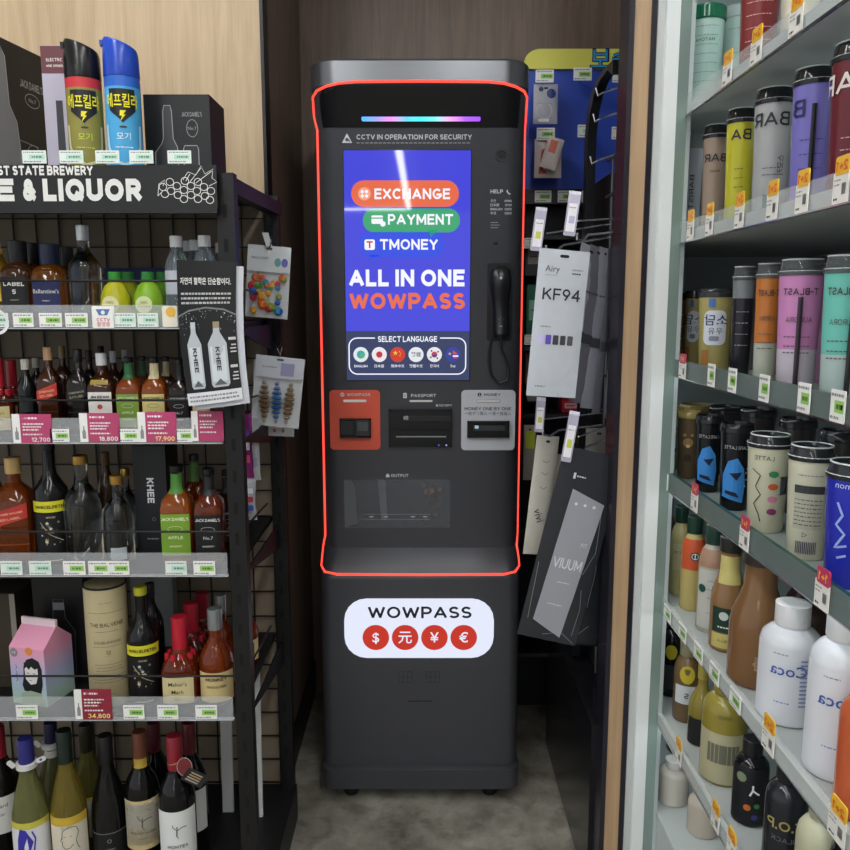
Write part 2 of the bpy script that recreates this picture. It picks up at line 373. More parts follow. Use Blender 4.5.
# red light line
path = [(311.5, 118), (310.5, 108), (312, 98), (317, 91), (326, 86.5), (339, 83.3), (356, 82), (422, 81.3), (488, 82), (504, 83.5), (516, 87), (524, 91.5), (528.5, 98), (530, 108), (529, 118)]
pts = []
def kpt(px, py):
    Y = FY
    for _ in range(4):
        p = at(px, py, Y); Y = KF(max(KX-KW-.002, min(KX+KW+.002, p.x)), p.z).y
    p = at(px, py, Y); return KF(max(KX-KW, min(KX+KW, p.x)), p.z, .002)
head = [kpt(*q) for q in path]
xl, xr = kpt(317.5, 132).x, kpt(525, 132).x
def sidev(x, za, zb, n): return [KF(x, za+(zb-za)*i/n, .001) for i in range(n+1)]
zc = kz(573, 2.055)
bot = [kpt(322.6, 545), kpt(320.5, 556), kpt(320.5, 565), kpt(325, 571.5), kpt(337, 574), kpt(420, 574.5), kpt(504, 574), kpt(515, 571.5), kpt(519.5, 565), kpt(519.5, 556), kpt(516.5, 545)]
loop = head+[KF(xr, z2, .001)]+sidev(xr, z2-.03, z1+.03, 8)+bot[::-1]+sidev(xl, z1+.03, z2-.03, 8)+[KF(xl, z2, .001)]
B().tube(loop, .0034, mat('#ff4a3c', .4, emit=1.6), 8, True).build('red_light_strip', kiosk, True)
# black head panel inside the line
hb = B(); rows = []
zh = sorted({p.z for p in head if p.x < KX+.0})
ztp = max(p.z for p in head); zs = [z2+.001+(ztp-z2-.001)*(i/16) for i in range(16)]+[ztp-.004, ztp-.002, ztp-.0005]; zs = sorted(set(zs))
def bound(z, sgn):
    P = [Vector((xl if sgn < 0 else xr, 0, z2))]+[p for p in head if (p.x-KX)*sgn > 0]+[Vector((KX, 0, max(p.z for p in head)))]
    P.sort(key=lambda p: p.z)
    if z <= P[0].z: return (xl if sgn < 0 else xr) if z < z2+.01 else P[0].x
    for a, b in zip(P, P[1:]):
        if a.z <= z <= b.z: return a.x+(b.x-a.x)*(z-a.z)/max(1e-6, b.z-a.z)
    return P[-1].x
V = []; NX = 24
for z in zs:
    a, b = bound(z, -1), bound(z, 1)
    V += [KF(a+(b-a)*i/NX, z, .0010) for i in range(NX+1)]
fs = [(j*(NX+1)+i, j*(NX+1)+i+1, (j+1)*(NX+1)+i+1, (j+1)*(NX+1)+i) for j in range(len(zs)-1) for i in range(NX)]
hb.add(V, fs, mat('#101114', .35)); hb.build('head_panel', kiosk, True)
# rainbow status bar
ra = at(361, 119.5, 2.08); rb = at(481, 114.5, 2.08); cols = ['#2f9fff', '#7f8cf0', '#d77ae8', '#4fb6f5', '#35d6e0', '#6ad0d8', '#e08ae0', '#9a4cf5', '#8a3cf8']
m = bpy.data.materials.new('colour_changing_light'); m.use_nodes = True; nt = m.node_tree; b = nt.nodes['Principled BSDF']
tc = nt.nodes.new('ShaderNodeTexCoord'); sx = nt.nodes.new('ShaderNodeSeparateXYZ'); r = nt.nodes.new('ShaderNodeValToRGB'); nt.links.new(tc.outputs['Generated'], sx.inputs[0]); nt.links.new(sx.outputs[0], r.inputs[0])
for i in range(1, len(cols)-1): r.color_ramp.elements.new(i/(len(cols)-1))
for i, c in enumerate(cols): r.color_ramp.elements[i].color = (*rgb(c), 1)
nt.links.new(r.outputs[0], b.inputs['Emission Color']); b.inputs['Emission Strength'].default_value = 1.6; b.inputs['Base Color'].default_value = (0, 0, 0, 1)
yy = KF(0, (ra.z+rb.z)/2).y
B().rr(ra.x, rb.x, ra.z, rb.z, .004, front(yy), m, t=.003).build('status_light_bar', kiosk, True)
# CCTV notice
LG = mat('#c9ccd0', .5)
b = B(); x, z = k(347, 138.5)
b.shape([(x-.013, z-.011), (x+.013, z-.011), (x, z+.013)], F0, LG).disc(x, z-.003, .0045, F0, FACE, .0003).stroke([(x, z), (x+.008, z-.008)], .003, F0, FACE, .0004)
x0, z = k(356.5, 137); x1, _ = k(472, 137)
b.text('CCTV IN OPERATION FOR SECURITY', .0125, x0, z, F0, LG, 'L', .012, w=x1-x0)
x0, z = k(356.5, 143); x1, _ = k(471, 143)
for i in range(26): b.rr(x0+(x1-x0)*i/26, x0+(x1-x0)*(i+.75)/26, z-.0012, z+.0012, .0008, F0, GRY)
b.build('security_notice', kiosk, True)
# screen
sx0, sz1 = k(343.5, 150.5); sx1, _ = k(471, 150.5); _, sz0 = k(400, 380)
SC = mat('#4042e0', .03, emit=.92); NAV = mat('#26335f', .03, emit=.95); SW = mat('#f4f5ff', .03, emit=1.0); SO = mat('#ec6a42', .03, emit=.95); SG = mat('#35a66f', .03, emit=.95); SB = mat('#2548e0', .03, emit=1.0)
scr = B().box(sx0-.002, sx1+.002, FY-.002, FY+.002, sz0-.002, sz1+.002, BLKG)
FS = front(FY-.002, .0005)
scr.shape([(sx0, sz0), (sx1, sz0), (sx1, sz1), (sx0, sz1)], FS, SC)
_, nz = k(400, 331); scr.shape([(sx0, sz0), (sx1, sz0), (sx1, nz), (sx0, nz)], FS, NAV, .0003)
def pill(px0, px1, py0, py1, m): a, zb_ = k(px0, py1); c, za_ = k(px1, py0); scr.rr(a, c, zb_, za_, (za_-zb_)*.49, FS, m, e=.0005)
def pt(t, px0, px1, py, hpx, m, bold=.015, e=.0008): a, z = k(px0, py); c, _ = k(px1, py); scr.text(t, hpx*MPX*.97, a, z, FS, m, 'L', bold, w=c-a, e=e)
def tri(q, m): scr.shape([k(*p) for p in q], FS, m, .0005)
pill(351.5, 459, 180.5, 207, SO); pill(363, 460, 208.5, 232.5, SG); pill(359, 444, 232, 257, SB)
tri([(428, 230), (438, 230), (431, 237)], SG); tri([(370, 255), (380, 255), (371, 261)], SB)
pt('EXCHANGE', 374.5, 450, 194, 10.5, SW); pt('PAYMENT', 388, 453, 219.5, 10.5, SW); pt('TMONEY', 380, 438, 244.5, 10.5, SW)
a, z = k(364.5, 194); scr.disc(a, z, .0165, FS, mat('#f5a183', .2, emit=.95), .0008)
for i in range(2):
    for j in range(2): scr.disc(a-.0055+i*.011, z-.0055+j*.011, .0042, FS, SW, .001)
a, z = k(371.5, 215.5); c, zz = k(383, 224); scr.rr(a, c, zz, z, .003, FS, SW, e=.0008); scr.stroke([(a, z-.007), (c, z-.007)], .003, FS, SG, .001); scr.disc(c, zz, .007, FS, SW, .0012)
a, z = k(364.5, 239.5); c, zz = k(375, 250); scr.rr(a, c, zz, z, .005, FS, SW, e=.0008); scr.text('T', .018, (a+c)/2, (z+zz)/2, FS, mat('#c02a4a', .3, emit=.9), bold=.02, e=.001)
pt('ALL IN ONE', 349, 464.5, 278, 17, SW, .022); pt('WOWPASS', 349.5, 465, 301, 16.5, SO, .022)
x0, z1_ = k(349, 338); x1, z0_ = k(465.5, 374); rr_ = .022; P = []
for cx, cy, a in ((x1-rr_, z1_-rr_, 0), (x0+rr_, z1_-rr_, 90), (x0+rr_, z0_+rr_, 180), (x1-rr_, z0_+rr_, 270)):
    for q in range(7): t = math.radians(a+q*15); P.append((cx+rr_*math.cos(t), cy+rr_*math.sin(t)))
scr.stroke(P, .0032, FS, SW, .0005, True)
a, z = k(375, 338.5); c, _ = k(440, 338.5); scr.shape([(a, z-.008), (c, z-.008), (c, z+.008), (a, z+.008)], FS, NAV, .0007)
pt('SELECT LANGUAGE', 378, 437, 339, 6, SW, .012, .001)
cs = ['#e8f2f2', '#f4f0f2', '#d8341c', '#eef0f4', '#f0eef0', '#2c3ca0']
nm = ['ENGLISH', '日本語', '简体中文', '繁體中文', '한국어', 'ไทย']
for i in range(6):
    px = 361+i*18.35; a, z = k(px, 354.5); scr.disc(a, z, .0202, FS, mat(cs[i], .3, emit=.9), .0006)
    if i == 0: scr.disc(a, z, .011, FS, mat('#3aa7b0', .3, emit=.9), .0008, 14).disc(a+.003, z-.002, .006, FS, mat('#58b86a', .3, emit=.9), .001, 7)
    if i == 1: scr.disc(a, z, .0085, FS, mat('#c8203c', .3, emit=.9), .0008)
    if i == 2:
        YL = mat('#f5d23c', .3, emit=.9)
        scr.text('★', .011, a-.006, z+.004, FS, YL, e=.001).disc(a+.005, z+.008, .0016, FS, YL, .001, 6).disc(a+.008, z+.003, .0016, FS, YL, .001, 6).disc(a+.006, z-.003, .0016, FS, YL, .001, 6)
    if i == 3: scr.text('繁體', .009, a, z, FS, mat('#333c66', .3, emit=.8), bold=.01, e=.001)
    if i == 4:
        scr.disc(a, z, .008, FS, mat('#cc3048', .3, emit=.9), .0008).shape([(a-.008, z), (a-.004, z-.007), (a+.004, z-.007), (a+.008, z)], FS, mat('#1c4c9c', .3, emit=.9), .001)
        for q in range(4): scr.stroke([(a+.010*math.cos(math.radians(q*90+38)), z+.010*math.sin(math.radians(q*90+38))), (a+.0145*math.cos(math.radians(q*90+38)), z+.0145*math.sin(math.radians(q*90+38)))], .004, FS, mat('#333c55', .3, emit=.7), .001)
    if i == 5: scr.shape([(a, z+.012), (a+.015, z+.001), (a, z+.001)], FS, mat('#e0502c', .3, emit=.9), .0008).stroke([(a, z-.004), (a+.015, z-.004)], .004, FS, SW, .0008).stroke([(a+.002, z-.009), (a+.012, z-.009)], .003, FS, mat('#d8303c', .3, emit=.9), .0008).text('★', .007, a-.008, z+.002, FS, mat('#f5d23c', .3, emit=.9), e=.001)
    a, z = k(px, 366); scr.text(nm[i], .0062, a, z, FS, SW, bold=.01, e=.0008)
scr.build('touch_screen', kiosk, True)
# camera lens, small texts, phone
b = B(); a, z = k(501.5, 155.5); b.lathe([(.0165, 0), (.0165, .004), (.012, .004), (.011, .001)], BLK, 24); b2 = B()
for v in b.v: b2.v.append(Vector((a+v.x, FY-v.z, z+v.y)))
b2.f = b.f; b2.m = b.m; b2.mats = b.mats; b2.disc(a, z, .008, front(FY), mat('#26282c', .05), .0035); b2.build('camera_lens', kiosk, True)
b = B(); a, z = k(490.5, 191.5); b.text('HELP', .0095, a, z, F0, LG, 'L', .012)
a, z = k(509, 192); b.stroke([(a-.004, z+.005), (a-.005, z+.001), (a, z-.005), (a+.004, z-.004)], .003, F0, LG)
for i, (l, r_) in enumerate((('주간', '0900'), ('日本語', '0701'), ('ENGLISH', '0200'), ('中文', '0260'))):
    a, z = k(490.5, 201+i*4.1); b.text(l, .0055, a, z, F0, LG, 'L', .008); a, z = k(511.5, 201+i*4.1); b.text(r_, .0055, a, z, F0, LG, 'R', .008)
for i in range(3): a, z = k(490.5, 222.5+i*2.6); b.rr(a, a+.02+.004*(i % 2), z-.001, z+.001, .0006, F0, GRY)
a, z = k(495.5, 243.5); b.build('help_lettering', kiosk, True); B().rr(a-.006, a+.006, z-.003, z+.003, .002, F0, mat('#0a0a0b', .2)).build('sensor_hole', kiosk, True)
a0, zt_ = k(487.5, 263); a1, zb_ = k(511.5, 341)
b = B().rr(a0, a1, zb_, zt_, .008, F0, mat('#0d0d0f', .3)); b.build('handset_cradle', kiosk, True)
def handset():
    b = B(); rings = []
    for px_, py_, wd, dp in ((500.5, 266, .012, .012), (500.5, 270, .024, .022), (500.5, 280, .028, .03), (500.5, 290, .026, .026), (500.5, 300, .022, .02), (500.8, 312, .02, .018), (501, 325, .021, .022), (501, 334, .021, .026), (501, 338, .017, .02)):
        x, z = k(px_, py_); R = []
        for q in range(16):
            t = 2*PI*q/16; R.append(Vector((x+wd*math.cos(t), FY-.002-dp/2-dp/2*math.sin(t)*1.0, z)))
        rings.append(R)
    b.loft(rings[::-1], mat('#17181b', .28)); x, z = k(499.8, 278.5); b.disc(x, z, .0036, front(FY-.0335), LG, n=12)
    for dx, dy in ((0, 0), (4, 2), (-4, 2), (0, 4)):
        x, z = k(500.5+dx/1.6, 317+dy); b.disc(x, z, .0012, front(FY-.0225), GRY, n=8)
    x, z = k(500, 326); b.rr(x-.004, x+.004, z-.0015, z+.0015, .001, front(FY-.026), GRY)
    return b.build('telephone_handset', kiosk, True, recalc=True)
handset()
cpts = [(491, 338), (489, 350), (488.5, 362), (491, 375), (499, 383), (507, 380), (509, 370), (505, 358), (501, 350), (500, 344), (502, 339)]
B().tube([Vector((k(*q)[0], FY-.009, k(*q)[1])) for q in cpts], .0035, mat('#1b1c1f', .35), 8).build('handset_cord', kiosk, True)
# card, passport, money modules
def module(name, px0, px1, py0, py1, m, t=.003):
    a, zb_ = k(px0, py1); c, za_ = k(px1, py0); return B().rr(a, c, zb_, za_, .011, front(FY), m, t=t), front(FY-t, .0005)
ORG = mat('#d3553f', .45); SIL = mat('#b9bcc2', .4); LEDB = mat('#d9d6d2', .3, emit=.5)
def kk(px, py, F): return k(px, py)
b, F = module('card', 330.5, 380, 390, 449.5, ORG)
a, z = k(342.5, 394.5); b.disc(a, z, .0056, F, LG).text('W', .005, a, z, F, ORG, bold=.01, e=.0004); a, z = k(347, 394.5); c, _ = k(370.5, 394.5); b.text('WOWPASS', .0078, a, z, F, LG, 'L', .012, w=c-a)
a, z = k(343.5, 399.5); c, z_ = k(366.5, 402); b.rr(a, c, z_, z, .003, F, LEDB)
card = b.build('card_panel', kiosk, True)
def slot(px0, px1, py0, py1, dpt, name, par, extra=None, outer=None):
    a, zb_ = k(px0, py1); c, za_ = k(px1, py0); b = B(); t = .0035; y0 = FY-.0035-dpt; y1 = FY-.0032
    DK = outer or mat('#0b0b0d', .25)
    for q in ((a, a+t, zb_, za_), (c-t, c, zb_, za_), (a, c, zb_, zb_+t), (a, c, za_-t, za_)): b.box(q[0], q[1], y0, y1, q[2], q[3], DK)
    b.box(a, c, y1-.001, y1, zb_, za_, DK)
    if extra: extra(b, a, c, zb_, za_, y0)
    return b.build(name, par, True)
def cardx(b, a, c, z0, z1, y0):
    m_ = (a+c)/2; b.box(a+.004, m_-.003, y0-.002, y0+.006, z0+.01, z1-.006, mat('#1d1e20', .3)); b.box(m_+.003, c-.003, y0-.006, y0+.006, z0+.007, z1-.003, mat('#2a2b2e', .3)); b.box(m_-.002, m_+.002, y0-.001, y0+.006, z0, z1, BLK)
    b.rr(m_+.006, c-.007, z0+.02, z1-.008, .003, front(y0-.006), mat('#4a4c50', .3), e=.0005)
slot(340.5, 371, 418, 437, .012, 'card_reader', card, cardx)
b = B(); a, z = k(416.5, 395); 
a, z = k(405, 395.5); b.rr(a-.005, a+.005, z-.007, z+.007, .0015, F0, LG).ring(a, z, .0028, .001, F0, FACE, .0003, 12)
a, z = k(411, 395.5); c, _ = k(436, 395.5); b.text('PASSPORT', .0085, a, z, F0, LG, 'L', .012, w=c-a); a, z = k(409.5, 400); c, z_ = k(432.5, 402); b.rr(a, c, z_, z, .0025, F0, LEDB)
a, z = k(439, 405.5); c, _ = k(452, 405.5); b.text('RECEIPT', .0055, a, z, F0, LG, 'L', .008, w=c-a); b.rr(a-.008, a-.003, z-.003, z+.003, .001, F0, LG)
a, z = k(385, 475); 
a, z = k(391, 475.5); c, _ = k(408.5, 475.5); b.text('OUTPUT', .0088, a, z, F0, LG, 'L', .012, w=c-a); b.shape([(a-.014, z-.005), (a-.004, z-.005), (a-.004, z+.001), (a-.009, z+.006), (a-.014, z+.001)], F0, LG)
b.build('panel_lettering', kiosk, True)
def passx(b, a, c, z0, z1, y0):
    h = z1-z0; b.box(a+.003, c-.003, y0-.004, y0+.01, z0+h*.52, z1-h*.06, mat('#141416', .2)); b.box(a+.045, c-.004, y0-.010, y0, z0+h*.70, z1-h*.16, mat('#202124', .3))
    b.box(a+.012, c-.012, y0-.008, y0+.008, z0+h*.18, z0+h*.44, mat('#111214', .25)); b.box(a+.02, c-.016, y0-.0095, y0-.008, z0+h*.275, z0+h*.305, mat('#9fa3a8', .3, metal=.5))
    b.box(a+.04, a+.053, y0-.012, y0-.01, z0+h*.74, z0+h*.84, GRY)
    for q, cc in ((.78, '#4a5ae0'), (.9, '#9ab0f0')): b.box(a+(c-a)*q, a+(c-a)*q+.004, y0-.002, y0, z0+.003, z0+.007, mat(cc, .3, emit=1))
slot(389, 452, 409, 446.5, .004, 'passport_scanner', kiosk, passx)
b, F = module('money', 461, 515.5, 390, 450, SIL)
a, z = k(479.5, 394.5); b.disc(a, z, .0055, F, INK).text('$', .0065, a, z, F, SIL, bold=.01, e=.0004); a, z = k(484, 394.5); c, _ = k(500.5, 394.5); b.text('MONEY', .0075, a, z, F, INK, 'L', .012, w=c-a)
a, z = k(476, 399.5); c, z_ = k(500.5, 402.5); b.rr(a, c, z_, z, .003, F, mat('#7b7e84', .4)).rr(a+.002, c-.002, z_+.0015, z-.0015, .002, F, LEDB, e=.0004)
a, z = k(464.5, 408.5); c, _ = k(511, 408.5); b.text('MONEY ONE BY ONE', .0085, a, z, F, INK, 'L', .008, w=c-a)
a, z = k(464.5, 413.5); b.text('一枚ずつ挿入 一张一张插入', .0075, a, z, F, INK, 'L', .006, w=c-a)
mon = b.build('money_panel', kiosk, True)
def monx(b, a, c, z0, z1, y0):
    b.box(a+.016, c-.012, y0-.003, y0+.008, z0+.02, z1-.012, mat('#34363a', .3)); b.box(a+.020, a+.03, y0-.0045, y0-.003, z0+.026, z0+.034, mat('#b8d8e8', .3, emit=.7))
slot(467, 509, 420.5, 437, .01, 'banknote_slot', mon, monx)
# output tray: clear flap over a recess
a, zb_ = k(345, 527); c, za_ = k(449.5, 480); b = B()
b.box(a, c, FY-.0012, FY, zb_, za_, mat('#16171a', .12))
b.shape([(a, zb_), (a+.035, zb_+.01), (a+.03, za_-.02), (a+.02, za_), (a, za_)], front(FY-.0012, .0003), mat('#5b5d62', .3)); b.shape([(a+.10, zb_+.02), (a+.118, zb_+.02), (a+.112, za_), (a+.092, za_)], front(FY-.0012, .0003), mat('#606268', .3))  # pale upright shapes: reflections in the window, painted in as colour
for i in range(26):
    random.seed(i); x = c-.02-.055*random.random(); z = zb_+.02+(za_-zb_-.03)*random.random(); b.disc(x, z, .003+.005*random.random(), front(FY-.0012), mat(random.choice(['#5a4a42', '#463a36', '#6c5a50', '#4a3c3c']), .4), .0003+.0001*i/26, 7)
b.build('output_tray', kiosk, True)
b = B().rr(a-.002, c+.002, zb_-.002, za_+.002, .004, front(FY-.0014), mat('#8a9098', .05, alpha=.18), t=.001); x0, z = k(361, 514); x1, z_ = k(430, 519); P = [(x0, z_), (x1, z_), (x1, z), (x0, z)]; b.stroke(P, .0012, front(FY-.0026), GRY, .0003, True)
for q in (.12, .33, .72, .9): b.rr(x0+(x1-x0)*q, x0+(x1-x0)*q+.012, (z+z_)/2-.001, (z+z_)/2+.001, .0008, front(FY-.0026), LG, e=.0003)
b.build('clear_flap', kiosk, True)
# glowing sign on the lower body
a, zb_ = kl(345, 657); c, za_ = kl(494, 598.5)
GLOW = mat('#e4e9fb', .3, emit=1.0); b = B().rr(a, c, zb_, za_, (za_-zb_)*.36, front(2.05), GLOW, t=.006); FG = front(2.044, .0005)
SNK = mat('#20262e', .5); x, z = kl(368, 611.5); x1, _ = kl(471.5, 611.5); b.text('WOWPASS', .0335, x, z, FG, SNK, 'L', .012, w=x1-x)
for i, t in enumerate('$元¥€'):
    x, z = kl(376+i*29.2, 636.5); b.disc(x, z, .0365, FG, mat('#d8301c', .4, emit=.8), .0003, 32); b.text(t, .027, x, z, FG, GLOW, bold=.03, e=.0007)
b.build('illuminated_sign', kiosk, True)
b = B(); ETC = mat('#2b2c31', .6)
for px in (405.5, 433):
    x, z = kl(px, 677)
    for q in range(4): b.stroke([(x-.018+q*.012, z-.016), (x-.018+q*.012, z+.016)], .0016, F2, ETC)
    for q in range(3): b.stroke([(x-.018, z-.016+q*.016), (x+.018, z-.016+q*.016)], .0016, F2, ETC)
x, z = kl(408, 701); x1, _ = kl(432, 701); b.box(x, x1, 2.049, 2.05, z-.0015, z+.0015, BLK)
b.build('service_slot', kiosk, True)
# =================== shared product builders ===================
PROF = {  # (radius fraction, height fraction, squareness)
 'spirit': ([(.9, 0), (1, .02), (1, .55), (.96, .61), (.8, .68), (.52, .75), (.38, .80), (.34, .90)], .86, .39),
 'square': ([(.86, 0, 7), (.93, .02, 7), (.93, .58, 7), (.84, .655, 5), (.55, .72, 3), (.36, .765), (.33, .90)], .85, .38),
 'flask': ([(.9, 0, 4), (1, .03, 4), (1, .60, 4), (.9, .67, 3), (.66, .72), (.50, .75), (.48, .86)], .74, .56),
 'bordeaux': ([(.95, 0), (1, .012), (1, .58), (.96, .63), (.8, .69), (.52, .745), (.40, .79), (.37, .94)], .76, .405),
 'burgundy': ([(.95, 0), (1, .012), (1, .44), (.93, .54), (.70, .66), (.48, .74), (.38, .80), (.36, .94)], .80, .40),
 'tall': ([(.92, 0), (1, .02), (1, .55), (.93, .615), (.62, .68), (.40, .735), (.35, .80), (.35, .93)], .84, .40),
 'makers': ([(.82, 0, 4), (1, .03, 4), (1, .40, 4), (.86, .50, 3), (.56, .58), (.40, .64), (.37, .9)], .58, .42),
 'monkey': ([(.92, 0), (1, .02), (1, .42), (.93, .50), (.66, .60), (.42, .66), (.37, .72), (.37, .86)], .78, .42),
 'pet': ([(.92, 0), (1, .03), (1, .30), (.95, .32), (1, .35), (1, .62), (.93, .70), (.7, .79), (.50, .84), (.46, .93)], .87, .5),
 'pump': ([(.9, 0), (1, .02), (1, .66), (.92, .73), (.7, .78), (.52, .80), (.5, .85)], .82, .56),
 'frap': ([(.9, 0), (1, .02), (1, .42), (.93, .52), (.72, .62), (.58, .70), (.55, .86), (.58, .9)], .87, .63),
 'milk': ([(.92, 0), (1, .02), (1, .60), (.96, .68), (.78, .76), (.60, .80), (.58, .84)], .82, .62),
}
def rad(kind, R, H):
    P = PROF[kind][0]
    def f(z):
        t = z/H
        for a, b in zip(P, P[1:]):
            if a[1] <= t <= b[1]: return R*(a[0]+(b[0]-a[0])*(t-a[1])/max(1e-6, b[1]-a[1]))
        return R*P[-1][0] if t > P[-1][1] else R*P[0][0]
    def n(z):
        t = z/H; g = lambda p: p[2] if len(p) > 2 else 2
        for a, b in zip(P, P[1:]):
            if a[1] <= t <= b[1]: return g(a)+(g(b)-g(a))*(t-a[1])/max(1e-6, b[1]-a[1])
        return 2
    return f, n
# labels: (z0, z1, half-width in R, colour) with z as height fractions; texts: (string, z, size m, colour[, bold, rot])
def bottle(name, label, cat, loc, R, H, kind, glass, cap, labs=(), txts=(), art=None, rz=0, group=None, trans=0, caph=None, capn='cap', mir=False, simple=False, neck=None, capmat=None, capz=None):
    t = thing(name, label, cat, loc, rz, group); P, cz, cr = PROF[kind]; cz = capz or cz; rf, nf = rad(kind, R, H)
    g = mat(glass, .06, trans=trans) if trans else mat(glass, .12)
    b = B(); b.lathe([(R*p[0], H*p[1])+((p[2],) if len(p) > 2 else ()) for p in P], g, 28); b.build('body', t)
    c = B(); cm = capmat or mat(cap, .35); r = R*cr
    c.lathe([(r, H*cz), (r*1.02, H*cz+.001), (r*1.02, H*.993), (r*.93, H), (r*.6, H)], cm, 20)
    if kind == 'makers':
        for i in range(9):
            a = 2*PI*i/9+.3; l = .012+.02*((i*37) % 10)/10; rr_ = rf(H*cz-l*.5)*.9; c.lathe([(.003, H*cz-l), (.0055, H*cz-l*.4), (.005, H*cz+.002)], cm, 8, (math.sin(a)*rr_*.96, -math.cos(a)*rr_*.96, 0))
    c.build(capn, t)
    F = cyl(rf, nf)
    for i, (z0, z1, hw, col) in enumerate(labs):
        l = B(); x = hw*R
        if nf(H*(z0+z1)/2) < 3: l.grid(-x, x, H*z0, H*z1, F, mat(col, .5), 14, 10)
        else: l.grid(-x, x, H*z0, H*z1, F, mat(col, .5), 8, 10)
        if i == len(labs)-1 or len(labs) == 1: pass
        for q in txts:
            if z0 <= q[1] <= z1 and not any(z0_ <= q[1] <= z1_ for z0_, z1_, *_r in labs[i+1:]):
                bo = q[4] if len(q) > 4 else .01; tm = textmesh(q[0], bo); tw = (tm[3]-tm[2])*q[2]/(1 if tm[6] else textmesh('H', 0)[5]); ro = q[5] if len(q) > 5 else 0
                l.text(q[0], q[2], 0, H*q[1], F, mat(q[3], .5), bold=bo, rot=ro, e=.0009, mir=mir, sx=(min(1, 1.75*min(hw, 1)*R/tw) if (not ro and tw > 0) else 1)*(q[6] if len(q) > 6 else 1))
        if art and art[0] == i: art[1](l, F, R, H)
        l.build('label', t)
    fr = [q for q in txts if not any(z0 <= q[1] <= z1 for z0, z1, *_r in labs)]
    if fr:
        l = B()
        for q in fr: l.text(q[0], q[2], 0, H*q[1], F, mat(q[3], .5), bold=(q[4] if len(q) > 4 else .01), rot=(q[5] if len(q) > 5 else 0), e=.0006, mir=mir, sx=(q[6] if len(q) > 6 else 1))
        l.build('lettering', t)
    return t
def bars(b, x0, x1, z, F, m, n=6, h=.0011, e=.0004, seed=0):
    random.seed(seed+int(abs(x0)*1e4)); x = x0
    while x < x1-.001:
        w = min(x1-x, random.uniform(.0015, .006)); b.rr(x, x+w, z-h/2, z+h/2, h*.3, F, m, e=e); x += w+.0012
TAGG = {}
def tagx(x0, x1, z0, z1, F, style, label, group, seed=0, t=.0012, mir=False, name='price_tag', price=None):
    b = B(); W = x1-x0; H = z1-z0; f2 = lambda x, y, e=0: F(x, y, t+e)
    if style == 'green':
        b.rr(x0, x1, z0, z1, .001, F, WHT, t=t); b.rr(x0+W*.30, x1-W*.06, z0+H*.30, z0+H*.68, .0005, f2, GRN, e=.0003); bars(b, x0+W*.42, x1-W*.14, z0+H*.49, f2, mat('#4c7a35', .5), h=H*.16, e=.0006, seed=seed)
        bars(b, x0+W*.06, x1-W*.1, z0+H*.84, f2, GRY, h=H*.09, seed=seed+1); bars(b, x0+W*.06, x1-W*.3, z0+H*.14, f2, GRY, h=H*.09, seed=seed+2)
    elif style == 'mint':
        b.rr(x0, x1, z0, z1, .001, F, mat('#e6f0e8', .5), t=t); b.rr(x0+W*.28, x1-W*.06, z0+H*.32, z0+H*.68, .0005, f2, mat('#bfe3d0', .5), e=.0003); bars(b, x0+W*.4, x1-W*.14, z0+H*.5, f2, mat('#5d8a78', .5), h=H*.14, e=.0006, seed=seed)
        bars(b, x0+W*.06, x1-W*.1, z0+H*.85, f2, GRY, h=H*.08, seed=seed+1); bars(b, x0+W*.06, x1-W*.2, z0+H*.14, f2, GRY, h=H*.08, seed=seed+2)
    elif style == 'pink':
        PK = mat('#b8436f', .5) if price != '34,800' else mat('#8e2338', .5)
        b.rr(x0, x1, z0, z1, .001, F, PK, t=t); b.shape([(x0, z0), (x0+W*.2, z0), (x0+W*.2, z1), (x0, z1)], f2, WHT, .0003)
        b.shape([(x0+W*.06, z0+H*.12), (x0+W*.15, z0+H*.12), (x0+W*.15, z0+H*.36), (x0+W*.12, z0+H*.44), (x0+W*.12, z0+H*.55), (x0+W*.09, z0+H*.55), (x0+W*.09, z0+H*.44), (x0+W*.06, z0+H*.36)], f2, GRY, .0005)
        for i, (a, c) in enumerate(((.86, .6), (.66, .85), (.56, .75), (.46, .65), (.3, .8))): bars(b, x0+W*.26, x0+W*(.26+.7*c*.9), z0+H*a, f2, WHT if i else mat('#ffe9f2', .5), h=H*(.05 if i else .07), seed=seed+i)
        if price and price != '14,800': b.text(price, H*.15, x1-W*.06, z0+H*.12, f2, mat('#ffe58a', .5) if price in ('17,900', '34,800') else WHT, 'R', .01, e=.0004)
    elif style in ('redtop', 'yellow'):
        col = '#c03a5e' if style == 'redtop' else '#f0bd3a'; inkc = '#ffb04a' if style == 'redtop' else '#e0672c'
        b.rr(x0, x1, z0, z0+H*.66, .001, F, mat('#eceae2', .5), t=t); s1 = .02 if not mir else .25
        b.rr(x0+W*(.12 if mir else 0), x1, z0+H*.60, z1, .004, F, mat(col, .4), t=t+.0006); b.text('2+1' if style == 'yellow' else '1+1', H*.22, x0+W*.58, z0+H*.79, f2, mat(inkc, .4), bold=.014, mir=mir, e=.0012)
        bars(b, x0+W*.08, x0+W*.5, z0+H*.5, f2, GRY, h=H*.035, seed=seed); bars(b, x0+W*.08, x0+W*.45, z0+H*.4, f2, GRY, h=H*.035, seed=seed+2); bars(b, x0+W*.1, x0+W*.4, z0+H*.1, f2, INK, h=H*.05, seed=seed+1)
        for i in range(5): b.rr(x0+W*(.6+.055*i), x0+W*(.63+.055*i), z0+H*.18, z0+H*.42, .0001, f2, INK, e=.0004)
    o = b.build(name); return tagp(o, label, 'price tag', group)

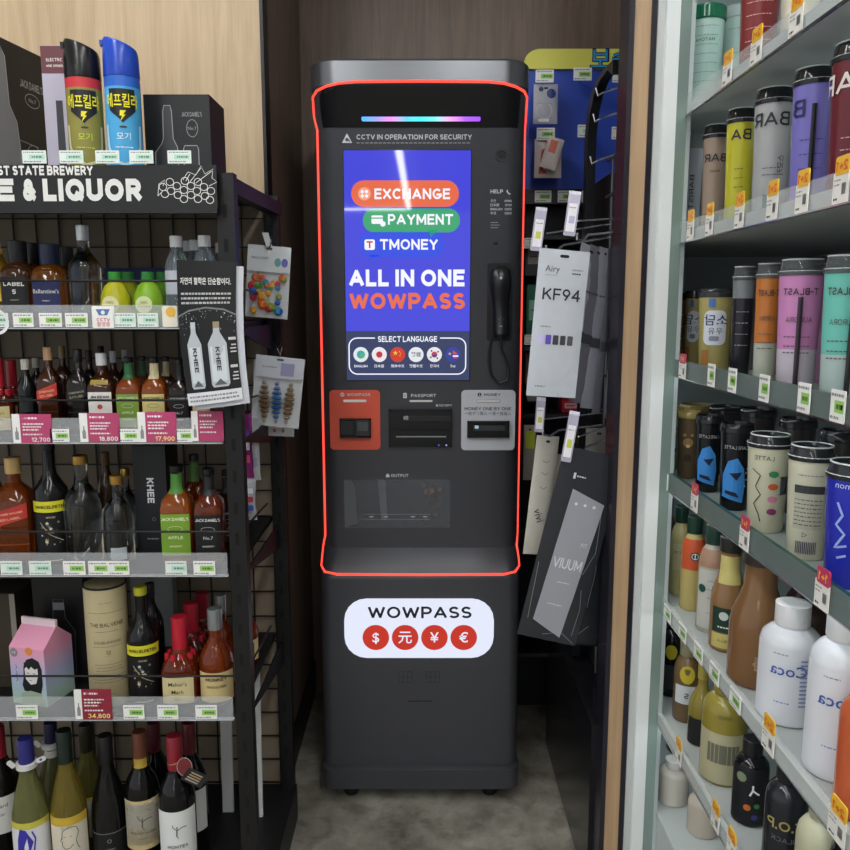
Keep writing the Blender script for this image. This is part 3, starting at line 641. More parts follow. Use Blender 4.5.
# =================== LEFT RACK ===================
RY = 1.55; RB = 1.985; RX = at(219, 300, RY).x
rack = thing('display_rack', 'black metal shop rack stocked with liquor, wire mesh back, left of the kiosk', 'shelf rack', (-.85, 1.76, 0))
IRON = mat('#0b0b0c', .5, noise=.05); IRON2 = mat('#131416', .5)
RXL = -1.45
def rz_(py, Y=RY): return at(200, py, Y).z
TOPZ = rz_(166); sh = []
for top, botm in ((305, 328), (418, 443), (553, 576), (697, 720)): sh.append((rz_(top), rz_(botm)))
RAILX = at(217.5, 316, RY).x
rail_m = mat('#d3d7da', .1, alpha=.27)
pz0 = 0
for i, (za, zb_) in enumerate(sh):
    s_ = B().box(RXL, RX+.004, RY+.012, RB, zb_-.004, zb_+.008, IRON2).build('shelf', rack, True)
    b = B().box(RXL, RAILX, RY, RY+.002, zb_, za, rail_m).box(RXL, RAILX, RY, RY+.012, zb_-.002, zb_, mat('#b9bcbe', .3)); b.build('price_rail', s_, True)
    zr = rz_((281, 400, 531, 675)[i], RY+.03); B().tube([(RXL, RY+.025, zr), (RX, RY+.025, zr), (RX+.012, RY+.06, zr-.01), (RX+.012, RB-.1, zr-.02)], .0024, BLK, 8).build('guard_rod', s_, True)
DK = .10
B().box(RXL, RX+.05, RY-.03, RB, 0, DK-.006, IRON2).box(RXL, RX+.05, RY-.03, RB, DK-.006, DK, IRON2).build('base_deck', rack, True)
ZS = TOPZ-.01
B().box(RXL, RX+.004, RY+.002, RB, ZS-.012, ZS, IRON2).build('top_shelf', rack, True)
px_ = RX+.002
for (x, y) in ((px_, RY+.000), (RX+.012, RB-.03)):
    b = B(); wd = .034; zt_ = TOPZ-.012 if y < 1.7 else 1.66; b.box(x, x+wd, y, y+.03, DK, zt_, IRON)
    for i in range(22):
        z = .2+i*.065
        if z < zt_-.05: b.shape([(x+.012, z), (x+.020, z), (x+.020, z+.025), (x+.012, z+.025)], front(y), mat('#030303', .8), .0004)
    b.build('post', rack, True)
# wire mesh back and side
b = B(); z = DK+.01; WB = IRON
while z < ZS-.02: b.box(RXL, RX+.012, RB-.012, RB-.0085, z, z+.003, WB); z += .068
x = RX+.006
while x > RXL: b.box(x, x+.003, RB-.0085, RB-.005, DK, ZS-.012, WB); x -= .056
b.build('wire_back', rack, True)
B().box(RXL, RX+.03, RB-.002, RB+.006, DK, ZS-.012, mat('#8b7d6b', .7, noise=.05)).build('back_panel', rack, True)  # added sheet: beige wall behind the mesh, its shade put into the colour
xs_ = RX+.03
for i, (za, zb_) in enumerate(sh):
    B().prism([(RY+.03, zb_-.004), (RB-.02, zb_-.004), (RB-.02, zb_-.07), (RY+.2, zb_-.035)], side(RX+.026), IRON, .004).build('bracket', rack, True)
p0 = at(219, 172, RY); 
B().obox((RX+.004, RY+.031, TOPZ-.045), (.026, 0, 0), (.02, RB-RY-.031, 0), (0, 0, .03), IRON).build('side_rail', rack, True)
# header board
hz0, hz1 = rz_(213.5, RY-.02), rz_(165, RY-.02); hx = at(217, 190, RY-.02).x
sgn = thing('header_board', 'long black board lettered E & LIQUOR with a grape drawing, on top of the rack', 'sign', (-.9, RY-.015, hz0))
HB = mat('#17181a', .5); HW = mat('#e4e4e0', .6); FH = front(RY-.02, .0006)
b = B().box(RXL, hx, RY-.02, RY-.006, hz0, hz1, HB).box(RXL, hx, RY-.026, RY-.02, hz0, hz0+.010, HB)
def h(px, py): p = at(px, py, RY-.02); return p.x, p.z
x, z = h(-2, 170.5); x1, _ = h(93, 170.5); b.text('ST STATE BREWERY', .0175, x, z, FH, HW, 'L', .022, w=x1-x)
for w_, a, c in (('E', -7, 14), ('&', 23, 36), ('LIQUOR', 43, 142)):
    x, z = h(a, 190); x1, _ = h(c, 190); b.text(w_, .041, x, z, FH, HW, 'L', .03, w=x1-x)
    if w_ != '&':
        pass
for i, (gx, gy) in enumerate([(163, 187), (170, 182), (171, 191), (177, 186), (178, 195), (184, 190), (185, 181), (191, 186), (191, 195), (197, 191), (198, 182), (204, 187), (205, 196), (211, 191), (184, 199), (198, 199), (210, 200), (165, 194)]):
    x, z = h(gx, gy); b.ring(x, z, .0072, .0013, FH, HW, n=12, ry=.0066)
for pl in ([(183, 180), (188, 172), (196, 175), (201, 166), (205, 174), (213, 169), (212, 178), (217, 182), (209, 186)], [(190, 182), (201, 168)], [(196, 183), (212, 171)], [(186, 181), (190, 174)], [(158, 196), (159, 184), (165, 180), (163, 186)], [(158, 196), (163, 191)]):
    b.stroke([h(*q) for q in pl], .0012, FH, HW)
b.build('board', sgn, True)

def Lp(px, py, Y, zs): p = at(px, py, Y); return Vector((at(px, (py+0), Y).x, Y, zs))
def place(px, topy, wpx, Y, zs, wfac=1.0):
    H = at(px, topy, Y).z-zs; zm = zs+H*.45; Rr = wpx*mpp(Y, zm)/2*wfac
    x = (px-425)/FOC*dep(Y, zm); return Vector((x, Y, zs)), Rr, H, -math.atan2(x, Y)*-0
SZ = [zb_+.0085 for za, zb_ in sh]+[DK+.0005]
FR, BK = RY+.075, RY+.17
def LB(name, label, cat, row, px, topy, wpx, kind, glass, cap, Y=None, **kw):
    Y = Y or FR; loc, R, H, _ = place(px, topy, wpx, Y, SZ[row] if row >= 0 else ZS+.0005)
    kw.setdefault('rz', math.atan2(-loc.x, Y)*(.75 if kind not in ('square', 'flask', 'makers') else .25))
    return bottle(name, label, cat, loc, R, H, kind, glass, cap, **kw)
def lb(*a): return a
CL = '#dfe8ea'; AMB = '#b5611c'; AMB2 = '#8a3c12'
G1, G2, G3, G4, G5 = 'bottles on the upper shelf of the rack', 'small bottles on the second shelf of the rack', 'bottles on the third shelf of the rack', 'bottles on the fourth shelf of the rack', 'wine bottles on the bottom deck'
# --- shelf 1
LB('whisky_bottle', 'pale gold bottle cut off by the left photo edge, upper shelf', 'bottle', 0, 0, 236, 20, 'spirit', '#c9a23a', '#b9bcc6', trans=.8, group=G1, labs=[(.25, .5, .9, '#d8c23a')])
LB('whisky_bottle', 'dark amber bottle with black label reading LABEL 5', 'bottle', 0, 20, 241, 31, 'flask', '#5e3a1e', '#1a1a1c', group=G1, trans=.6, labs=[(.15, .56, .9, '#15161a')], txts=[('LABEL', .475, .0085, '#e6e4dc', .02), ('5', .38, .009, '#e6e4dc', .02), ('WHISKY', .28, .003, '#b9b090', .005)])
LB('whisky_bottle', 'amber bottle with black cap, hidden behind the LABEL 5 and navy-label bottles', 'bottle', 0, 35, 243, 22, 'flask', AMB2, '#141416', Y=BK, group=G1, trans=.6)
LB('whisky_bottle', 'amber whisky flask with navy blue label and navy cap, upper shelf', 'bottle', 0, 51.5, 244, 33, 'flask', '#c77a22', '#1d2440', group=G1, trans=.85, labs=[(.13, .52, .85, '#242c5a')], txts=[("Ballantine's", .40, .008, '#f0efe8', .01), ('FINEST', .28, .003, '#d8d4c8')])
LB('whisky_bottle', 'amber bottle with black and silver cap, directly behind the navy-label flask', 'bottle', 0, 69, 247, 22, 'flask', '#b8741f', '#16171c', Y=BK, group=G1, trans=.85)
LB('vodka_bottle', 'tall empty-looking clear glass bottle with silver top, upper shelf', 'bottle', 0, 85.5, 225, 31, 'tall', CL, '#b9bfc2', group=G1, trans=1, capmat=mat('#c4cacc', .25, metal=.6))
def jug(label, px, Y, col, capc, lab):
    loc, R, H, _ = place(px, 272, 30, Y, SZ[0]); t = thing('juice_bottle', label, 'bottle', loc, 0, 'round fruit juice bottles on the upper shelf')
    m = mat(col, .3); B().lathe([(R*.7, 0), (R*.92, H*.1), (R, H*.32), (R*.92, H*.55), (R*.68, H*.72), (R*.4, H*.8), (R*.36, H*.86)], m, 24).build('body', t)
    B().lathe([(R*.42, H*.8), (R*.44, H*.82), (R*.42, H), (R*.3, H)], mat(capc, .35), 20).build('cap', t)
    rf = lambda z: R*1.005 if z > H*.25 else R; l = B(); F = plane((0, -R*1.01, H*.36), (1, 0, 0), (0, 0, 1)); l.disc(0, 0, R*.56, F, mat(lab, .5)); l.text('JUICE' if 0 else '100%', .005, 0, .004, F, mat('#4c8a2c', .5), bold=.01, e=.0006); bars(l, -R*.4, R*.4, -.004, F, mat('#c25030', .5), h=.002, e=.0006); l.build('label', t)
jug('round yellow lemon juice bottle with pale label, in front, upper shelf', 116, FR, '#c9c627', '#3f9a3a', '#efe9b0')
jug('yellow-green juice bottle half hidden right behind the yellow lemon one', 129, BK, '#b9c02c', '#3c9440', '#e6e6a0')
jug('round green lime juice bottle with pale label, in front, upper shelf', 149, FR, '#8dbf2c', '#2f8a3a', '#e4efb0')
jug('green lime juice bottle half hidden behind the front green one', 164, BK, '#74b030', '#2f8a3a', '#d6e8a0')
bc = tagp(B().box(at(104, 270, 1.9).x, at(172, 270, 1.9).x, 1.9, 1.94, SZ[0], at(104, 268, 1.9).z, mat('#33457c', .5)).build('blue_carton'), 'flat blue carton standing behind the round juice bottles', 'carton')
for px, ty, Y, lb_ in ((178, 236, FR, 'clear water bottle with white cap, left front one beside the poster'), (196, 240, BK, 'clear water bottle with white cap, back row left of the rack post'), (206, 235.5, FR, 'clear water bottle with white cap, right front one above the poster'), (190, 241, 1.85, 'clear water bottle far back between the two front ones'), (231, 243, BK, 'clear water bottle with white cap right of the rack post'), (222, 243, 1.80, 'clear water bottle with white cap just behind the rack post')):
    LB('water_bottle', lb_, 'bottle', 0, px, ty, 24 if Y == FR else 20, 'pet', '#dce8ee', '#eef0f2', Y=Y, group='clear plastic bottles behind the poster', trans=.9, labs=[(.33, .6, 1.2, '#c8ccd8')])
# --- shelf 2
LB('whisky_bottle', 'small red wax bottle with cream label at the left photo edge', 'bottle', 1, 0, 359, 26, 'makers', '#7a3010', '#b01e33', group=G2, trans=.7, labs=[(.06, .38, .85, '#dccb94')], txts=[("Maker's", .29, .005, '#3c2c1c'), ('Mark', .2, .005, '#3c2c1c')], rz=.3)
LB('whisky_bottle', 'small red wax bottle right of the one at the left photo edge', 'bottle', 1, 13.5, 360, 22, 'makers', '#7a3010', '#a81c30', group=G2, trans=.7, Y=FR+.05, labs=[(.06, .36, .85, '#d9c88f')])
LB('liqueur_bottle', 'small black bottle with wide silver-white cap, second shelf', 'bottle', 1, 27.5, 359, 19, 'spirit', '#101214', '#c9c9bd', group=G2, labs=[(.3, .5, .6, '#1a2422')])
LB('liqueur_bottle', 'dark bottle with pale cap behind the silver-capped black one', 'bottle', 1, 38, 358, 16, 'spirit', '#1a1a18', '#b7b7ab', group=G2, Y=BK)
def diag(col, ink, t1, t2):
    def art(l, F, R, H):
        l.shape([(-R*.92, H*.36), (R*.92, H*.46), (R*.92, H*.60), (-R*.92, H*.50)], F, mat(col, .5), .0006)
        l.text(t1, .0042, 0, H*.50, F, mat(ink, .5), rot=.16, e=.0011, w=R*1.3); l.text(t2, .0045, 0, H*.45, F, mat(ink, .5), rot=.16, e=.0011, w=R*1.1)
    return (0, art)
LB('whisky_bottle', 'small amber bottle with slanted red label and gold cap, second shelf', 'bottle', 1, 50.5, 347, 22, 'square', '#3c1c0c', '#c9a27a', group=G2, labs=[(.26, .27, .9, '#3c1c0c')], art=diag('#c23a2c', '#f0d8b0', 'JOHNNIE WALKER', 'RED LABEL'))
LB('whisky_bottle', 'dark bottle with gold cap behind the small red-label bottle', 'bottle', 1, 64.5, 346, 17, 'square', '#3a1c10', '#8f7a50', group=G2, Y=BK)
LB('whisky_bottle', 'small dark bottle with slanted black label, right of the red-label one', 'bottle', 1, 80, 349, 22, 'square', '#140f0e', '#17171a', group=G2, labs=[(.26, .27, .9, '#140f0e')], art=diag('#1e1d1e', '#c9bfa0', 'JOHNNIE WALKER', 'BLACK LABEL'))
LB('whisky_bottle', 'black-capped dark bottle behind the small black-label bottle', 'bottle', 1, 91, 350, 16, 'square', '#1c1210', '#0f0f12', group=G2, Y=BK)
LB('whisky_bottle', 'small dark bottle far back behind the white caps, left one', 'bottle', 1, 103, 346, 15, 'spirit', '#141416', '#0f0f12', group=G2, Y=1.85)
LB('bourbon_bottle', 'small square bourbon with white cap and white label with red seal', 'bottle', 1, 103.5, 353, 27, 'square', '#4a2412', '#e6e6ea', group=G2, trans=.4, labs=[(.10, .53, .86, '#e9e6e0'), (.62, .68, .62, '#a08a3c')], txts=[('JIM BEAM', .47, .0055, '#26282c', .012)], art=(0, lambda l, F, R, H: (l.disc(0, H*.35, .005, F, mat('#b8402c', .5), .0006), bars(l, -.008, .008, H*.15, F, GRY, h=.001, e=.0006))))
for px, ty, w_, tx in ((115, 351, 17, 'brown bottle with grey-white cap, first behind the white-label bourbon'), (127, 350, 16, 'brown bottle with grey-white cap, second behind the white-label bourbon')):
    LB('bourbon_bottle', tx, 'bottle', 1, px, ty, w_, 'square', '#3a1c10', '#c3c6cb', group=G2, Y=BK+(.05 if px > 120 else 0))
def jd(label, row, px, ty, w_, lab, ink, neckc, glass, sub, Y=None, g=G2, s=1):
    LB('whiskey_bottle', label, 'bottle', row, px, ty, w_, 'square', glass, '#111214', Y=Y, group=g, trans=.45, capz=.93,
       labs=[(.72, .92, .42, neckc), (.10, .53, .90, lab)] if s else [(.74, .9, .42, neckc)], txts=[("JACK DANIEL'S", .48, .0050*s, ink, .012), (sub, .29, .005*s, ink, .01), ('WHISKEY', .20, .003*s, ink)] if s else [], art=(1, lambda l, F, R, H: l.ring(0, H*.38, R*.42, .0006, F, mat(ink, .5), .0008, 14, ry=R*.16)) if s else None)
jd('small whiskey bottle with green label and green neck, second shelf', 1, 130.5, 357, 25, '#7fa03c', '#e4eccc', '#2f6a3c', '#a04c18', 'APPLE')
jd('green-necked small bottle behind the green-label whiskey on second shelf', 1, 144, 356, 18, '#7fa03c', '#e4eccc', '#2c5c38', '#8a3c14', 'APPLE', Y=BK)
jd('small whiskey bottle with pale yellow label, second shelf', 1, 156, 357, 25, '#d8cb84', '#4c3c1c', '#cfc49a', '#a8561c', 'HONEY')
jd('yellow-necked small bottle behind the pale yellow label whiskey', 1, 167.5, 356, 18, '#d8cb84', '#4c3c1c', '#bdb38c', '#6a3a1c', 'HONEY', Y=BK)
jd('small whiskey bottle with black and white label left of the poster foot', 1, 181, 359, 22, '#141416', '#dcdcd8', '#1c1c1e', '#2c1810', 'No.7')
LB('bourbon_bottle', 'small bottle with cream label showing under the poster corner', 'bottle', 1, 203, 362, 20, 'square', '#6a3418', '#222226', group=G2, labs=[(.04, .42, .88, '#d9c99c')])
# --- shelf 3
LB('whisky_bottle', 'gold-labelled bottle cut off at the left photo edge, third shelf', 'bottle', 2, -6, 448, 22, 'spirit', '#7c4a1c', '#c8a24a', group=G3, trans=.5, labs=[(.3, .55, .9, '#c9a43a')])
LB('whisky_bottle', 'large amber whisky with slanted red label and gold cap, third shelf', 'bottle', 2, 16.5, 457, 38, 'square', '#8a4216', '#c4a46c', group=G3, trans=.55, labs=[(.2, .21, .9, '#8a4216')], art=diag('#b8332c', '#f0d8b0', 'JOHNNIE WALKER', 'RED LABEL'))
def pirate(l, F, R, H):
    W_ = mat('#c9c2a4', .5); random.seed(3)
    for i in range(26): l.disc(random.uniform(-.55, .55)*R, H*random.uniform(.17, .36), random.uniform(.0012, .0034), F, mat(random.choice(['#c9c2a4', '#8a8468', '#7c6030', '#d8d0b8', '#4c5a70']), .5), .0008+i*1e-5, 6)
    l.stroke([(-R*.6, H*.36), (-R*.1, H*.26), (R*.6, H*.20)], .0012, F, W_, .0012); l.rr(-R*.5, R*.5, H*.035, H*.045, .0003, F, W_, e=.0006)
def pir(label, row, px, ty, w_, cap, g):
    LB('rum_bottle', label, 'bottle', row, px, ty, w_, 'tall', '#0e0f10', cap, group=g, labs=[(.02, .43, 1.15, '#101113'), (.44, .53, 1.2, '#d9d22a')], txts=[('MARCELPETER', .485, .0068, '#16160f', .015), ('SPICED', .40, .0035, '#c9c2a4')], art=(0, pirate), capz=.93)
pir('black rum bottle with yellow name band, third shelf', 2, 52, 441, 33, '#0f0f10', G3)
LB('vodka_bottle', 'clear spirit bottle with gold cap, large one on third shelf', 'bottle', 2, 83.5, 455, 36, 'tall', CL, '#b48c3c', group=G3, trans=1, capz=.92, capmat=mat('#b98f45', .3, metal=.7))
LB('soju_bottle', 'smaller clear bottle with gold cap, in front of the black lettered box', 'bottle', 2, 118.5, 475, 30, 'tall', CL, '#b48c3c', group=G3, trans=1, labs=[(.06, .2, .5, '#b8c0c4')], capz=.9, capmat=mat('#b98f45', .3, metal=.7))
LB('soju_bottle', 'clear bottle with gold cap behind the smaller clear one', 'bottle', 2, 127, 468, 22, 'tall', CL, '#b48c3c', group=G3, trans=1, Y=BK, capz=.9, capmat=mat('#a98540', .3, metal=.7))
LB('whisky_bottle', 'dim amber bottle in the back row between the two clear bottles', 'bottle', 2, 108, 452, 20, 'spirit', '#3c2412', '#6a4c24', group=G3, Y=BK+.03)
def carton(name, label, x0, x1, y0, y1, z0, z1, m, deco=None, rz=0, group=None, cat='box'):
    cx, cy = (x0+x1)/2, (y0+y1)/2; t = thing(name, label, cat, (cx, cy, z0), rz, group); w_, d_, h_ = (x1-x0)/2, (y1-y0)/2, z1-z0
    b = B(); b.box(-w_, w_, -d_, d_, 0, h_, m)
    b.stroke([(-w_+.001, h_*.999), (w_-.001, h_*.999)], .001, front(-d_, .0002), mat('#000000', .6))
    F = front(-d_, .0004)
    if deco: deco(b, F, w_, h_)
    b.build('carton_body', t); B().box(-w_, w_, -d_, d_, h_, h_+.0012, m).build('lid_flap', t); return t
a = at(133, 450, 1.66); c = at(165.5, 450, 1.66)
carton('gift_box', 'tall black box with white vertical lettering, third shelf', a.x, c.x, 1.655, 1.74, SZ[2], at(150, 446, 1.655).z, mat('#15171c', .45),
       lambda b, F, w_, h_: (b.text('KHEE', .015, .000, h_*.60, F, mat('#dfe2e4', .5), bold=.02, rot=-PI/2), b.ring(.004, h_*.34, .0035, .001, F, mat('#8a7a58', .5), n=10), bars(b, -.012, .012, h_*.22, F, GRY, h=.003), bars(b, -.012, .012, h_*.16, F, GRY, h=.003)))
jd('large whiskey bottle with green label and green neck, third shelf', 2, 178.5, 465, 33, '#7aa332', '#e9f2cc', '#4f8a3a', '#a8561c', 'APPLE', g=G3, s=1.35)
jd('amber bottle with green neck behind the large green-label whiskey', 2, 196, 454, 24, '#7aa332', '#e9f2cc', '#4f7a3a', '#7a3412', 'APPLE', Y=BK, g=G3)
jd('large whiskey bottle with black label, amber shoulders, third shelf', 2, 210.5, 468, 30, '#141416', '#e4e4e0', '#1e1e20', '#7a3212', 'No.7', g=G3, s=1.3)
jd('dark whiskey bottle half hidden by the rack post, third shelf', 2, 228, 470, 26, '#141416', '#e4e4e0', '#1e1e20', '#4a1e0e', 'No.7', Y=BK, g=G3)
# --- shelf 4
def bx(name, label, pxa, pxb, topy, Y, d, row, m, deco=None, cat='box', group=None):
    a = at(pxa, topy, Y); c = at(pxb, topy, Y); s = (Y*cp+(CZ-SZ[row]-.1)*sp)/(Y*cp+(CZ-a.z)*sp) if 0 else 1
    return carton(name, label, a.x*s, c.x*s, Y, Y+d, SZ[row], a.z, m, deco, cat=cat, group=group)
bx('gift_box', 'brown and cream box cut off at the left photo edge, fourth shelf', -22, 14, 594, 1.68, .1, 3, mat('#3a3226', .5), lambda b, F, w_, h_: b.shape([(w_-.012, 0), (w_, 0), (w_, h_), (w_-.012, h_)], F, mat('#8f8c80', .5)))
def btl_art(b, F, w_, h_):
    O = mat('#55585c', .4); P = [(-.030, 0), (-.034, h_*.50), (-.014, h_*.62), (-.012, h_*.80), (.012, h_*.80), (.014, h_*.62), (.034, h_*.50), (.030, 0)]
    b.shape(P, F, mat('#1c1d20', .3)); b.stroke(P, .0016, F, O, .0004); b.shape([(-.013, h_*.70), (.013, h_*.70), (.0125, h_*.77), (-.0125, h_*.77)], F, mat('#77797c', .4), .0005)
bx('gift_box', 'black gift box with bottle silhouette behind the pink carton', 31, 82, 578, 1.70, .1, 3, mat('#0c0d0f', .35), btl_art)
# pink milk-style carton
la = at(10, 640, 1.60); lc = at(52, 640, 1.60); ct = thing('drink_carton', 'pink and pale blue gable-top carton with a drawn black-haired figure', 'carton', ((la.x+lc.x)/2, 1.64, SZ[3]), -.25)
hw = .044; hh = at(30, 648, 1.6).z-SZ[3]; ht = at(30, 627, 1.6).z-SZ[3]
m = bpy.data.materials.new('pink_to_blue_print'); m.use_nodes = True; nt = m.node_tree; bb = nt.nodes['Principled BSDF']; bb.inputs['Roughness'].default_value = .4
tc = nt.nodes.new('ShaderNodeTexCoord'); sx_ = nt.nodes.new('ShaderNodeSeparateXYZ'); r = nt.nodes.new('ShaderNodeValToRGB'); nt.links.new(tc.outputs['Generated'], sx_.inputs[0]); nt.links.new(sx_.outputs[2], r.inputs[0]); nt.links.new(r.outputs[0], bb.inputs['Base Color'])
r.color_ramp.elements[0].color = (*rgb('#b9d8c8'), 1); r.color_ramp.elements[0].position = .05; r.color_ramp.elements[1].color = (*rgb('#e8a0bc'), 1); r.color_ramp.elements[1].position = .75; e = r.color_ramp.elements.new(.4); e.color = (*rgb('#b4bce0'), 1)
b = B().box(-hw, hw, -hw, hw, 0, hh, m); g = hw
b.add([(-g, -g, hh), (g, -g, hh), (g, g, hh), (-g, g, hh), (-g, -.003, ht-.012), (g, -.003, ht-.012), (g, .003, ht-.012), (-g, .003, ht-.012)], [(0, 1, 5, 4), (2, 3, 7, 6), (0, 4, 7, 3), (1, 2, 6, 5)], m); b.build('carton_body', ct)
B().box(-g, g, -.003, .003, ht-.012, ht+.004, mat('#e9d3dc', .5)).build('gable_seal', ct)
F = front(-hw, .0005); b = B(); HR = mat('#17161a', .5); SK = mat('#ece9e6', .5)
b.shape([(-.012, .062), (-.016, .045), (-.012, .032), (.030, .028), (.036, .05), (.036, .085), (.030, .103), (.014, .110), (-.002, .104), (-.010, .088)], F, HR, 0)
b.shape([(-.008, .09), (-.006, .06), (.006, .048), (.020, .052), (.026, .07), (.026, .09), (.012, .098), (.0, .096)], F, SK, .0003)
b.shape([(-.008, .098), (-.009, .082), (-.002, .088), (.004, .082), (.010, .090), (.018, .084), (.027, .088), (.026, .1)], F, HR, .0006)
for q in ((-.001, .004), (.013, .020)): b.stroke([(q[0], .074), (q[1], .0745)], .0016, F, HR, .0006)
b.stroke([(.004, .058), (.009, .058)], .0014, F, mat('#a84a50', .5), .0006)
b.shape([(-.022, .0), (-.02, .026), (.004, .034), (.03, .030), (.04, .012), (.04, .0)], F, mat('#a9c0a4', .5), .0001)
for i in range(3): b.stroke([(-.030, .09-.014*i), (-.027, .084-.014*i), (-.031, .08-.014*i)], .0014, F, HR)
b.disc(-.032, hh-.012, .010, F, mat('#8a8690', .5)).text('당첨', .004, -.032, hh-.012, F, WHT, e=.0004)
b.disc(.006, hh-.006, .009, F, mat('#e08c3c', .5)); b.build('printed_figure', ct)
# whisky tube
loc, R, H, _ = place(108.5, 582, 40, FR, SZ[3]); t = thing('whisky_tube', 'tall cream cardboard whisky tube with black open rim, fourth shelf', 'tube', loc, .38)
B().lathe([(R*.97, 0), (R, .002), (R, H)], mat('#c5b78f', .6, noise=.04), 36).build('tube_body', t)
B().lathe([(R*1.01, H-.004), (R*1.01, H), (R*.95, H), (R*.95, H-.003)], mat('#141310', .5), 36).build('rim', t)
F = cyl(lambda z: R, eps=.0006); b = B(); IK = mat('#4c4632', .6)
b.text('THE BALVENIE', .0085, 0, H*.70, F, IK, bold=.006, w=R*1.65); b.text('DOUBLEWOOD', .0058, 0, H*.555, F, IK, bold=.004, w=R*1.3); b.text('12', .008, 0, H*.47, F, IK, bold=.004); b.rr(-.007, .007, H*.44, H*.441, .0002, F, IK)
for q, w_ in ((.88, .3), (.80, .9), (.645, .55), (.52, .7), (.37, .7), (.345, .6), (.32, .65), (.27, .8), (.245, .85), (.22, .75), (.12, .2)): bars(b, -R*w_, R*w_, H*q, F, IK, h=.001, seed=int(q*100))
b.build('printed_lettering', t)
pir('black rum bottle with yellow cap and yellow name band, fourth shelf', 3, 143.5, 586, 31, '#c9c832', G4)
B_ = at(150, 600, 1.9)
LB('liqueur_bottle', 'dark round-shouldered bottle behind the yellow-capped rum', 'bottle', 3, 152, 583, 24, 'spirit', '#17181a', '#202226', Y=BK, group=G4)
wb = tagp(B().box(at(130, 570, 1.9).x, at(172, 570, 1.9).x, 1.895, 1.93, SZ[3], at(150, 574, 1.9).z+.0, mat('#a8acae', .6)).build('grey_carton'), 'plain light grey carton at the back behind the black rum bottle', 'carton')
LB('bourbon_bottle', 'bourbon with dripping red wax neck and cream label, front, fourth shelf', 'bottle', 3, 181, 616, 36, 'makers', '#8a3414', '#c02236', group=G4, trans=.6, labs=[(.05, .36, .95, '#dccf9c')], txts=[("Maker's", .28, .0085, '#3c2c1c', .006), ('Mark', .19, .0085, '#3c2c1c', .006), ('WHISKY', .10, .003, '#3c2c1c')])
LB('bourbon_bottle', 'red wax necked bottle second in line behind the front bourbon', 'bottle', 3, 192.5, 602, 32, 'makers', '#702a12', '#b01f32', group=G4, Y=BK, trans=.5)
LB('bourbon_bottle', 'red wax necked bottle furthest back of the three', 'bottle', 3, 203.5, 592, 30, 'makers', '#702a12', '#9c1c2e', group=G4, Y=BK+.11, trans=.5)
def mk(label, px, ty, w_, Y=None):
    LB('whisky_bottle', label, 'bottle', 3, px, ty, w_, 'monkey', '#b04c1a', '#6b6e70', group=G4, trans=.7, Y=Y, capmat=mat('#9aa0a2', .2, metal=.5), labs=[(.05, .37, 1.15, '#d9c48c')], txts=[('MONKEY', .30, .0075, '#3c2c1c', .014), ('SHOULDER', .22, .0055, '#3c2c1c', .012)])
mk('squat amber whisky lettered MONKEY, left of the rack post', 216.5, 608, 34)
mk('squat amber whisky behind the MONKEY one, grey stopper', 222, 594, 26, BK+.02)
mk('squat amber whisky right of the rack post, nearer of the two', 240, 606, 28, BK)
mk('squat amber whisky right of the rack post, farther back', 246, 596, 25, BK+.1)
# --- bottom deck
def wine(label, px, ty, w_, kind, glass, caps, labs=(), txts=(), art=None, Y=None, trans=0, cat='wine bottle', **k):
    return LB('wine_bottle', label, cat, 4, px, ty, w_, kind, glass, caps, labs=labs, txts=txts, art=art, Y=Y or FR+.02, trans=trans, group=G5, capn='capsule', **k)
wine('dark red wine with red capsule and white label at the left photo edge', 2, 726, 38, 'bordeaux', '#0c0b0c', '#9c2430', [(.30, .56, 1.2, '#dad8d4')], [('Villard', .50, .009, '#3a3a3c', .004), ('Noir', .44, .008, '#3a3a3c', .004)], Y=FR+.05)
def bird(l, F, R, H):
    BL = mat('#3a34a8', .5); l.shape([(-.026, H*.40), (-.028, H*.30), (-.018, H*.25), (-.004, H*.30), (.006, H*.38), (-.008, H*.46), (-.020, H*.47)], F, BL, .0008); l.shape([(-.010, H*.29), (-.013, H*.35), (-.006, H*.41), (-.004, H*.34)], F, mat('#e4e4ea', .5), .0012); l.stroke([(-.026, H*.29), (-.008, H*.22), (.004, H*.28), (.010, H*.40), (.004, H*.45)], .003, F, BL, .001); l.grid(-1.15*R, 1.15*R, H*.465, H*.505, F, mat('#c8bf4c', .5), 12, 1, .0005)
def ringtag(t, R, H, z, m1): pass
w1 = wine('pale wine with blue capsule and blue painted label', 31.5, 738, 36, 'burgundy', '#8f9158', '#2c2c78', [(.12, .50, 1.15, '#dfe0e4')], art=(0, bird), Y=RY+.05, trans=.6)
def face(l, F, R, H):
    l.grid(-1.15*R, 1.15*R, H*.45, H*.50, F, mat('#c8a838', .5), 12, 1, .0005); K = INK
    l.stroke([(-.014, H*.37), (-.012, H*.42), (.002, H*.445), (.016, H*.435), (.020, H*.40), (.014, H*.35), (.017, H*.31), (.021, H*.29)], .0013, F, K, .001); l.stroke([(-.014, H*.38), (-.017, H*.355), (-.013, H*.35), (-.014, H*.33), (-.008, H*.305), (.002, H*.31), (.008, H*.33)], .0013, F, K, .001); l.stroke([(-.010, H*.385), (-.006, H*.38)], .001, F, K, .001); l.stroke([(.002, H*.385), (.006, H*.382)], .001, F, K, .001); l.stroke([(-.004, H*.29), (.0, H*.25), (.008, H*.24)], .0013, F, K, .001); l.text('Fanka' if 0 else 'Andes', .006, -.004, H*.455-.006, F, GRY, e=.001)
w2 = wine('yellow-green wine with dark capsule and a line-drawn face on the label', 69.5, 730, 35, 'burgundy', '#a8943c', '#1d2a24', [(.10, .50, 1.15, '#dcd4c0')], art=(0, face), Y=RY+.06, trans=.7)
